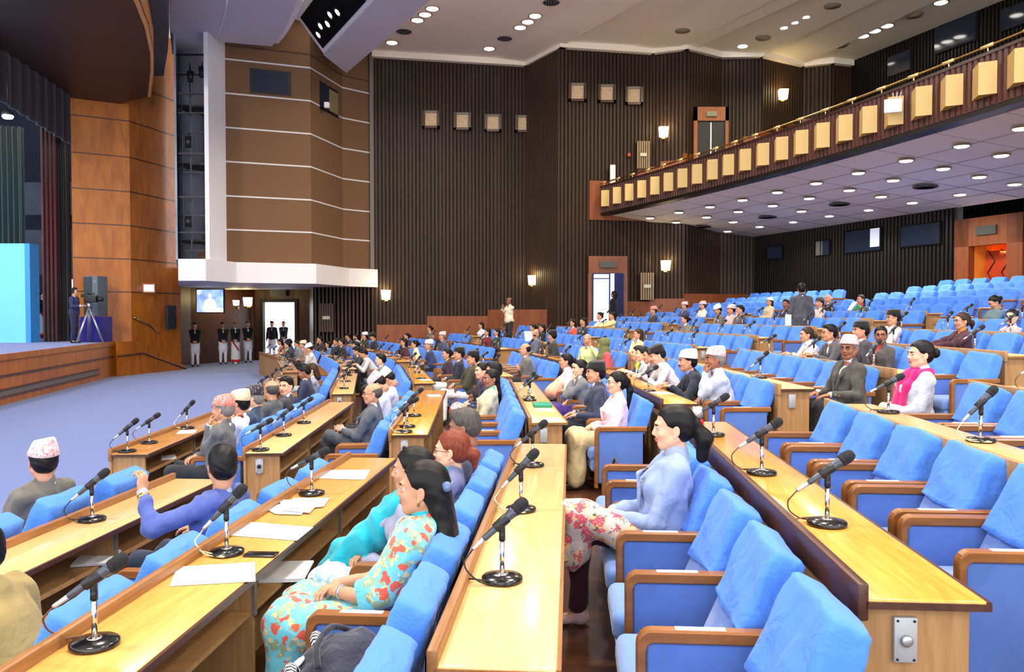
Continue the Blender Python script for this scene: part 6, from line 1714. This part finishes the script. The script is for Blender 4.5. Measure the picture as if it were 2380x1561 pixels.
sp('person in an olive headscarf and coral red jacket',3,4,1402,a=.5,sex='f',hair='hijab',hairc='olive',jacket=(206,84,92),pose='lap',skin='l',yaw=-.4)
sp('person in yellow waistcoat over a pale teal shirt, arm raised over the chair',3,4,1362,a=1.4,hair='bald',jacket=(214,220,150),shirt=(190,226,228),pose='raise',yaw=.75,dr=.4,skin='m',bulk=1.15)
sp('person in dark grey suit, pink cap and glasses, hands on knees, facing the camera',2,5,1975,.86,hat=topi_pink,hairc='grey',jacket=(74,72,70),shirt=(222,226,240),lower=(40,38,42),pose='knee',glasses=True,mous=False,yaw=.55,dr=.15,skin='d',bulk=1.12,lod='n')
sp('person in tan jacket seen side-on with dark hair, hand at chin',2,5,1483,a=4.6,sex='f',hair='bob',hairc='brown',jacket=(222,194,146),pose='chinL',skin='m')
sp('person in dark suit with thick black hair writing at the desk',2,6,1922,a=2.3,jacket=(84,84,90),pose='desk',glasses=True,skin='m',bulk=1.1)
sp('person in white jacket with brown hair tied low, writing beside the dark suit',2,6,1868,a=3.4,sex='f',hair='messybun',hairc='brown',jacket=(218,214,214),pose='desk',skin='m')
sp('person in charcoal blazer over a red patterned top with glasses, facing the camera',2,6,2046,.92,a=.9,sex='f',hair='bun',jacket=(78,74,74),shirt_mat=red_print,pose='lap',glasses=True,yaw=.9,dr=.2,skin='d',bulk=1.12)
sp('person in dark jacket and black cap behind the charcoal blazer',2,6,2006,a=1.6,hat=topi_black,jacket=(70,66,76),pose='lap',skin='m')
sp('person in pale grey-white jacket and tall black cap, glasses',2,7,2080,1.0,hat=topi_black,jacket=(206,206,214),pose='lap',glasses=True,skin='m',bulk=1.05)
sp('person in maroon jacket over orange, glasses and tied hair, hands together',2,7,2238,.9,sex='f',hair='messybun',hairc='brown',jacket=(70,40,50),shirt=(226,130,60),pose='desk',glasses=True,skin='m')
sp('person in light grey blazer with glasses and black hair, at far right edge',1,7,2356,.95,sex='f',hair='bun',jacket=(176,170,174),shirt=(80,70,90),pose='lap',glasses=True,yaw=.5,skin='l') if False else sp('person in light grey blazer with glasses and black hair, at far right edge',2,8,2356,.98,sex='f',hair='bun',jacket=(176,170,174),shirt=(80,70,90),pose='lap',glasses=True,yaw=.6,skin='l',hz_off=-.1)
sp('person in mustard yellow sleeves with a grey-teal waistcoat, head bowed',2,9,2318,1.0,sex='f',hair='bun',jacket=(96,118,124),shirt=(220,170,50),pose='lap',pitch=.5,skin='m',v=False)
# --- far rows
sp('person in olive and red shawl holding an open book with green cover, at the back',3,10,2002,.95,sex='f',hair='long',hairc='brown',jacket=(110,104,70),shirt=(206,48,52),pose='lap',skin='m',yaw=.3)
sp('person with white hair in a black jacket, behind the standing man',3,10,1925,.95,hair='bald',hairc='white',jacket=(40,36,38),pose='lap',skin='m',yaw=.4)
sp('person in pale coat and dark cap, right of the standing man',3,9,1906,.95,hat=topi_dark,jacket=(190,180,176),pose='lap',skin='m',yaw=.3)
sp('person in dark blue coat with round face, left of the standing man',3,9,1828,.95,jacket=(56,52,76),pose='lap',skin='d',yaw=.7)
sp('person in yellow top with a pale bucket hat, at the back',4,10,1790,.95,sex='f',hair='bob',hat=FABRIC('pale_hat',rgb(196,184,182),.8,.2,9),jacket=(200,180,150),shirt=(220,200,80),pose='lap',skin='m')
sp('person in grey suit with black hair and hand at mouth',3,8,1722,.95,jacket=(92,90,94),pose='chinL',skin='m')
sp('person in mauve waistcoat and pink cap',3,8,1664,.95,hat=topi_pink,jacket=(196,176,176),pose='lap',skin='m')
sp('person in dark coat and white cap, head bent',3,8,1640,a=4.2,hat=FABRIC('topi_plain_white',rgb(232,230,226),.8,.2,9),jacket=(112,106,100),pose='lap',pitch=.4,skin='m')
sp('person in cream coat and pale pink cap, in the rear rows',4,9,1634,.95,hat=topi_pink,jacket=(222,216,206),pose='lap',skin='m')
sp('person in navy coat and pale cap, using a phone, in the rear rows',4,9,1592,.95,hat=topi_pink,jacket=(70,74,110),pose='phone',skin='m')
sp('person in black and white waistcoat with a red-pink cap',4,8,1520,.95,hat=topi_red,jacket=(60,60,66),shirt=W_,pose='lap',skin='m')
sp('person in grey checked shawl with dark hair, below the red-pink cap',3,7,1524,a=4.4,sex='f',hair='bun',jacket=(118,114,108),pose='desk',skin='m')
sp('person in yellow jacket writing, right one of a pair in front of the doorway',4,7,1424,.95,jacket=(236,212,140),pose='desk',skin='m')
sp('person in white jacket writing, left one of a pair in front of the doorway',4,7,1406,a=3.2,jacket=(232,226,220),pose='desk',skin='m')
sp('person in dark jacket and white shirt, beside a red shawl',4,6,1357,.95,jacket=(66,66,72),pose='lap',skin='m',yaw=.1)
sp('person in a red-orange shawl with dark hair',4,6,1338,a=2.1,sex='f',hair='bob',jacket=(218,96,76),pose='lap',skin='m')
sp('person in black jacket with dark hair, behind the paper reader',4,5,1262,.95,sex='f',hair='bob',jacket=(44,40,46),pose='lap',skin='m')
sp('person in tan top with bun, left of the black jacket',4,5,1243,a=2.3,sex='f',hair='bun',jacket=(186,150,124),pose='lap',skin='m')
sp('person in grey suit with moustache reading a white sheet',4,4,1247,a=-.1,hair='bald',jacket=(96,100,118),pose='lap',skin='m',yaw=.8,mous=True)
sp('person in dark coat and black cap beside the paper reader',3,4,1268,a=4.0,hat=topi_black,jacket=(66,62,58),pose='lap',skin='m',yaw=-.6)
sp('person in dark green dress with black hair',4,4,1156,.95,a=None,sex='f',hair='bob',jacket=(56,66,56),pose='lap',skin='m')
sp('person in maroon and white with dark hair',4,4,1132,a=3.0,sex='f',hair='bob',jacket=(120,44,56),pose='lap',skin='m')
sp('person in white blouse with short dark hair, hands on a red folder',5,5,1118,a=.5,sex='f',hair='bob',jacket=(232,226,226),pose='lap',skin='m')
sp('person in grey jacket near the wainscot, dark hair',5,5,1030,a=3.0,jacket=(120,116,108),pose='lap',skin='m')
sp('person in grey-green coat with dark hair, by the wainscot',5,4,998,a=2.2,sex='f',hair='bun',jacket=(120,104,92),pose='lap',skin='m')
sp('person in dark plum dress writing, far left rear',5,3,942,a=1.5,sex='f',hair='bun',jacket=(60,44,66),pose='desk',skin='m')
sp('person with grey hair in pale pink cap, middle distance',4,3,1015,a=1.2,hat=topi_pink,hairc='grey',jacket=(80,88,118),pose='lap',skin='m')
# crowded far-left rows
crowd=[(4,1,816,2.2,'m',(92,96,104),None,'in slate jacket'),(4,0,718,1.0,'m',(206,202,196),topi_white,'in cream coat and white cap'),(4,0,702,1.9,'m',(150,124,112),topi_beige,'in tan coat and beige cap'),
(4,0,690,2.7,'m',(124,130,132),None,'in green-grey jacket'),(4,0,672,3.5,'m',(50,58,96),None,'in navy jacket'),(5,0,662,.5,'m',(66,66,70),None,'in charcoal jacket'),(5,0,650,1.4,'f',(200,130,100),None,'in apricot shawl'),
(5,1,780,.4,'m',(48,50,56),None,'in black jacket'),(5,1,762,1.3,'f',(110,140,196),None,'in light blue top'),(5,1,742,2.2,'m',(70,64,60),None,'in dark brown coat'),(4,1,792,3.2,'m',(52,50,54),None,'in black coat'),
(5,2,866,.6,'m',(56,52,58),topi_black,'in dark coat and black cap'),(5,2,846,1.4,'m',(86,78,72),topi_white,'in brown coat and white cap'),(5,2,826,2.2,'m',(170,182,204),None,'in checked pale blue shirt'),(5,2,806,3.0,'m',(66,72,84),None,'in grey-blue jacket')]
for (k,r,px,a,sx,jc,ht,ds) in crowd:
    sp('person %s in the crowded far-left rows'%ds,k,r,px,a=a,sex=sx,hair='bob' if sx=='f' else 'short',hat=ht,jacket=jc,pose=random.choice(['lap','desk','lap','chinL']),pitch=random.choice([0,.2,.4]),skin='m')
# --- standing figures
def stand(label,px,py_feet,z,rz,**kw):
    p=at_z(px,py_feet,z); d=p.length
    return person(label,(p.x,p.y,z),rz,lod=kw.pop('lod','f'),**kw)
def standy(label,px,Y,z,rz,**kw):
    return person(label,((px-1190)/FPX*Y,Y,z),rz,lod=kw.pop('lod','f'),**kw)
att=dict(jacket=(22,24,30),shirt=(224,228,236),lower=(228,230,238),hemlen=0,hat=topi_black,shoe=(20,20,22),skin='m')
def kurta_tail(c): drape_mesh(c,[('c',c['H']+vec(0,0,.0),c['H']+vec(0,0,-.30),.15,.165,(1.1,.8,1))],cloth((228,230,238)),'kurta_tail')
standy('attendant standing by the dark wall in black jacket and white kurta, leftmost',453,31.6,0,R(200),pose='standclasp',over=kurta_tail,cat_='person',scale=1.0,**att)
standy('attendant in black jacket and white kurta, second from the left by the wall',518,33.0,0,R(205),pose='standclasp',over=kurta_tail,**att)
standy('attendant in black jacket and white kurta below the sconces, nearest the doorway',576,34.2,0,R(205),pose='standclasp',over=kurta_tail,scale=1.02,**att)
a2=dict(att); a2.update(hat=None,sex='f',hair='bun',lowkind='skirt',lower=(228,228,232))
def sash(c): drape_mesh(c,[('c',c['H']+vec(.13,.13,.0),vec(-.12,.17,.55),.035,.035),('c',vec(-.13,.1,.12),vec(.13,.1,.12),.07,.07)],FABRIC('red_border',rgb(190,40,44),.8,.2,9),'red_border')
standy('attendant in black jacket and white sari with a red border, between two men',547,33.4,0,R(200),pose='standclasp',over=sash,**a2)
standy('attendant in black jacket and long white kurta standing in the bright doorway',632,36.9,0,R(190),pose='stand',over=kurta_tail,**att)
standy('woman attendant in black jacket standing at the right of the bright doorway',659,37.3,0,R(190),pose='standclasp',**a2)
p=at_y(99,700,30.2); person('attendant in black jacket and white clothes in the backstage doorway',(p.x,30.2,1.13),R(-120),pose='standclasp',lod='f',over=sash,**a2)
p=at_y(172,700,25.3)
def headset(c):
    T=Matrix([list(c['hR'][i])+[c['Hd'][i]] for i in range(3)]+[[0,0,0,1]]); mb=MB()
    mb.tube([T@Vector((.095*math.cos(a),-.01,.03+.11*math.sin(a))) for a in [math.pi*i/10 for i in range(11)]],.012,6)
    for q in (-1,1): mb.lathe([(0,-.02),(.04,-.015),(.04,.015),(0,.02)],T@Vector((q*.095,0,.0)),12,0,(1,0,0))
    mb.build('headset',black,c['body'])
person('camera operator in navy suit with headset, standing behind the tripod on the stage',(p.x,25.3,1.13),R(-90),pose='standR',lod='m',jacket=(46,50,86),lower=(40,44,76),shirt=(200,210,225),over=headset,skin='m')
person('man standing at a rear row in cream jacket, speaking with raised hands',at_y(1184,760,26.5).xy.to_3d()+Vector((0,0,.86)),R(120),pose='speak',lod='m',jacket=(222,212,188),shirt=(200,190,170),lower=(50,46,44),hair='bald',skin='dd')
q_=P(3,9,0,0); 
p=at_y(1863,700,17.6); person('man in dark suit standing with his back to the camera among the rear rows',(p.x,p.y,.98),R(-15),pose='stand',lod='m',jacket=(74,76,86),lower=(36,38,52),hair='short',skin='m',hemlen=.12)
p=at_y(1427,700,29.2); person('dark figure standing inside the daylit far doorway',(p.x,29.2,1.18),R(60),pose='standclasp',lod='f',jacket=(24,24,32),lower=(26,26,34),shirt=(60,60,70),hair='bob',sex='f',skin='d',scale=.98)
# ================================================================ SMALL THINGS
def on_desk(k,r,px,py): return at_z(px,py,FL[r]+.7205)
def sheet(name,label,k,r,pts,dz=.0015,mat=None,group=None,cat_='paper'):
    w=[on_desk(k,r,*p) for p in pts]; c=sum((v for v in w),Vector())/len(w); z=c.z+dz
    mb=MB(); n=len(w); vs=[(v.x-c.x,v.y-c.y,0) for v in w]
    a=sum(vs[i][0]*vs[(i+1)%n][1]-vs[(i+1)%n][0]*vs[i][1] for i in range(n))
    if a<0: vs=vs[::-1]
    mb.prism([(v[0],v[1]) for v in vs],0,.0012); o=mb.build(name,mat or paper,None,(c.x,c.y,z)); return tag(o,label,cat_,group)
sheet('paper_sheet','white paper sheets lying nearest, below the phone on the honey desk',1,2,[(412,1318),(592,1307),(594,1352),(394,1363)],.002)
sheet('paper_sheet','white paper sheets in front of the second microphone on the honey desk',1,2,[(575,1213),(728,1226),(690,1257),(536,1245)],.002)
for i,pp in enumerate(([(628,1170),(700,1158),(735,1180),(660,1195)],[(615,1183),(680,1165),(722,1175),(700,1198),(640,1196)],[(680,1160),(766,1160),(752,1180),(690,1186)],[(650,1165),(745,1168),(720,1196),(655,1190)])):
    sheet('loose_paper','loose white sheet in the untidy heap on the honey desk, %s from the bottom'%ORD[i],1,2,pp,.002+.003*i,None,'heap of loose papers')
sheet('paper_sheet','white paper sheets at the far end of the honey desk',1,2,[(757,1093),(860,1092),(848,1115),(738,1112)],.002)
p=on_desk(1,2,607,1290); mb=MB(); mb.rbox(-.075,.075,-.037,.037,0,.009,.006); o=mb.build('mobile_phone',black_gloss,None,p+Vector((0,0,.001))); o.rotation_euler=(0,0,R(-4)); tag(o,'black mobile phone lying on the honey desk beside white papers','phone')
# papers on the under-shelves
def shelfpaper(label,k,r,a,b,rz=0,w=.14,l=.2,name='paper_stack'):
    p=P(k,r,a,b,FL[r]+.521); mb=MB()
    for i in range(4): 
        j=random.uniform(-.01,.01); mb.box(-l/2+j,l/2+j,-w/2-j,w/2-j,i*.004,i*.004+.0035)
    o=mb.build(name,paper,None,p); o.rotation_euler=(0,0,rot(k)+rz); tag(o,label,'paper')
shelfpaper('papers sticking out of the shelf under the honey desk',1,2,1.9,.30,.15,.22,.3)
shelfpaper('white papers on the shelf under the second-row desk, left side',1,1,2.7,.24,.3,.2,.28)
shelfpaper('white paper on the shelf under the front row desk',2,0,.9,.22,.4)
shelfpaper('papers in the open shelf of the second block desk',2,1,3.1,.24,.2)
for (k,r,a,l) in ((2,3,.15,'white papers at the near end of the second block desk'),(2,3,.95,'green-edged booklet and papers on the second block desk'),(2,2,3.6,'white papers on the amber desk by the black caps'),(3,2,.6,'loose white papers under three microphones'),(3,4,.3,'white sheet on a middle block desk'),(2,4,1.0,'papers before the writing man in the white cap'),(2,6,3.2,'white notes before the writing woman'),(4,4,.5,'open papers on a far desk'),(3,8,4.0,'pale bundle of papers on a rear desk'),(3,3,2.0,'open white notebook in the middle block'),(4,8,1.5,'white papers by the pair writing'),(2,0,1.4,'white sheet on the front row desk')):
    p=P(k,r,a,.24,FL[r]+.7215); mb=MB(); mb.box(-.13,.13,-.09,.09,0,.004); 
    o=mb.build('paper_sheet',[paper],None,p); o.rotation_euler=(0,0,rot(k)+.2); tag(o,l,'paper')
p=P(2,3,1.35,.24,FL[3]+.7215); mb=MB(); mb.rbox(-.16,.16,-.1,.1,0,.03,.004); o=mb.build('green_booklet',M('booklet_green',rgb(40,140,110),.5,.3,var=0),None,p); o.rotation_euler=(0,0,rot(2)); tag(o,'green booklet lying on the desk near three microphones','book')
# backpack on the seat at the bottom edge
def backpack():
    root=thing('backpack','dark navy backpack with white logo and striped handles on the nearest seat','bag',P(1,2,.67,.92,FL[2]+.45),rot(1))
    s=SDF(.05); s.E((0,.0,.10),(.22,.16,.12)); s.E((.05,-.05,.14),(.16,.13,.10)); s.C((-.14,.08,.05),(.12,.10,.04),.07)
    s.post=fold_post('n',.012); to_obj(s.mesh(.011),'bag_body',[FABRIC('bag_navy',rgb(38,40,56),.7,.6,14)],root)
    mb=MB(); mb.tube(smooth_path([(-.16,.02,.2),(-.08,.05,.245),(.05,.04,.26),(.14,.0,.22)],6),.012,6); mb.build('bag_strap',FABRIC('bag_navy2',rgb(30,32,44),.7,.4,14),root)
    for k in range(2):
        m,nt,b=_new('striped_webbing'); v=coords(nt); wv=nt.nodes.new('ShaderNodeTexWave'); wv.inputs['Scale'].default_value=22; wv.inputs['Distortion'].default_value=1; nt.links.new(v,wv.inputs['Vector'])
        nt.links.new(ramp(nt,wv.outputs['Fac'],[(.45,rgb(24,26,36)),(.55,rgb(230,230,235))],'CONSTANT'),b.inputs['Base Color'])
        mb=MB(); mb.tube(smooth_path([(.10-.28*k,.10,.16),(.16-.28*k,.13,.18),(.2-.28*k,.10,.13)],6),.022,8); mb.build('striped_handle',m,root)
    mb=MB(); mb.lathe([(0,0),(.035,.004),(.04,.012),(0,.016)],(-.08,.12,.17),9,0,(-.1,.6,.8)); mb.build('white_patch',paper,root)
backpack()
# brown handbag on the seat beside the pale blue blazer
root=thing('handbag','small dark brown handbag with gold ring handle on the seat behind the blazer','bag',P(1,3,3.95,.80,FL[3]+.45),rot(1)+.15)
s=SDF(.03); s.E((0,0,.07),(.15,.06,.075)); s.C((-.11,0,.03),(.11,0,.03),.045); to_obj(s.mesh(.009),'bag_body',[M('bag_leather',rgb(62,42,38),.35,.5,var=.1,bmp=.2,bs=90)],root)
mb=MB(); mb.tube([Vector((-.09+.18*i/10,.03,.13+.06*math.sin(math.pi*i/10))) for i in range(11)],.009,7); mb.build('bag_handle',M('bag_leather2',rgb(62,42,38),.35,.5,var=0),root)
mb=MB()
for q in (-.09,.09): mb.tube([Vector((q+.018*math.cos(a),.035,.12+.018*math.sin(a))) for a in [2*math.pi*i/10 for i in range(11)]],.004,5)
mb.build('gold_ring',brass,root)
# papers / book held
p=at_y(1390*1.0,752,17.0) if False else None
def held(px,py,Y,w,h,label,mat,rz=0,tx=60,name='paper_sheet',cat_='paper'):
    p=at_y(px,py,Y); mb=MB(); mb.box(-w/2,w/2,-h/2,h/2,-.002,.002); o=mb.build(name,mat,None,p); o.rotation_euler=(R(tx),0,R(rz)); tag(o,label,cat_)
held(1832,744,17.2,.12,.24,'white paper held low beside the standing dark suit',paper,-20,85)
held(1228,781,20.5,.2,.26,'white sheet being read by the man with the moustache',paper,20,70)
p=at_y(1984,712,16.6); root=thing('open_book','open book with a green cover held by the person in the olive shawl','book',p,R(20))
mb=MB(); mb.add([(-.16,0,-.07),(0,.02,.10),(0,-.1,.09),(-.16,-.1,-.08)],[(0,1,2,3)]); mb.add([(0,.02,.10),(.18,0,-.06),(.18,-.1,-.07),(0,-.1,.09)],[(0,1,2,3)]); mb.build('page',paper,root)
mb=MB(); mb.add([(-.08,-.104,-.07),(.0,-.104,.06),(.1,-.104,-.06)],[(0,1,2)]); mb.build('green_cover',M('book_green',rgb(40,150,90),.5,.3,var=0),root)
# phone in the hand of the man in grey
p=at_y(773,983,8.9); 
# cable loop under the honey desk
p0=P(1,2,.75,.36,FL[2]+.40); 
mb=MB(); mb.tube(smooth_path([p0+Vector((0,0,.05)),p0+Vector((.05,-.02,-.08)),p0+Vector((.0,-.1,-.2)),p0+Vector((-.12,-.16,-.24))],6),.008,8)
tag(mb.build('white_cable',white_plaster),'thick white cable curving down below the honey desk','cable')
# scratched floor mark omitted; hall's rear rostrum desk at far left
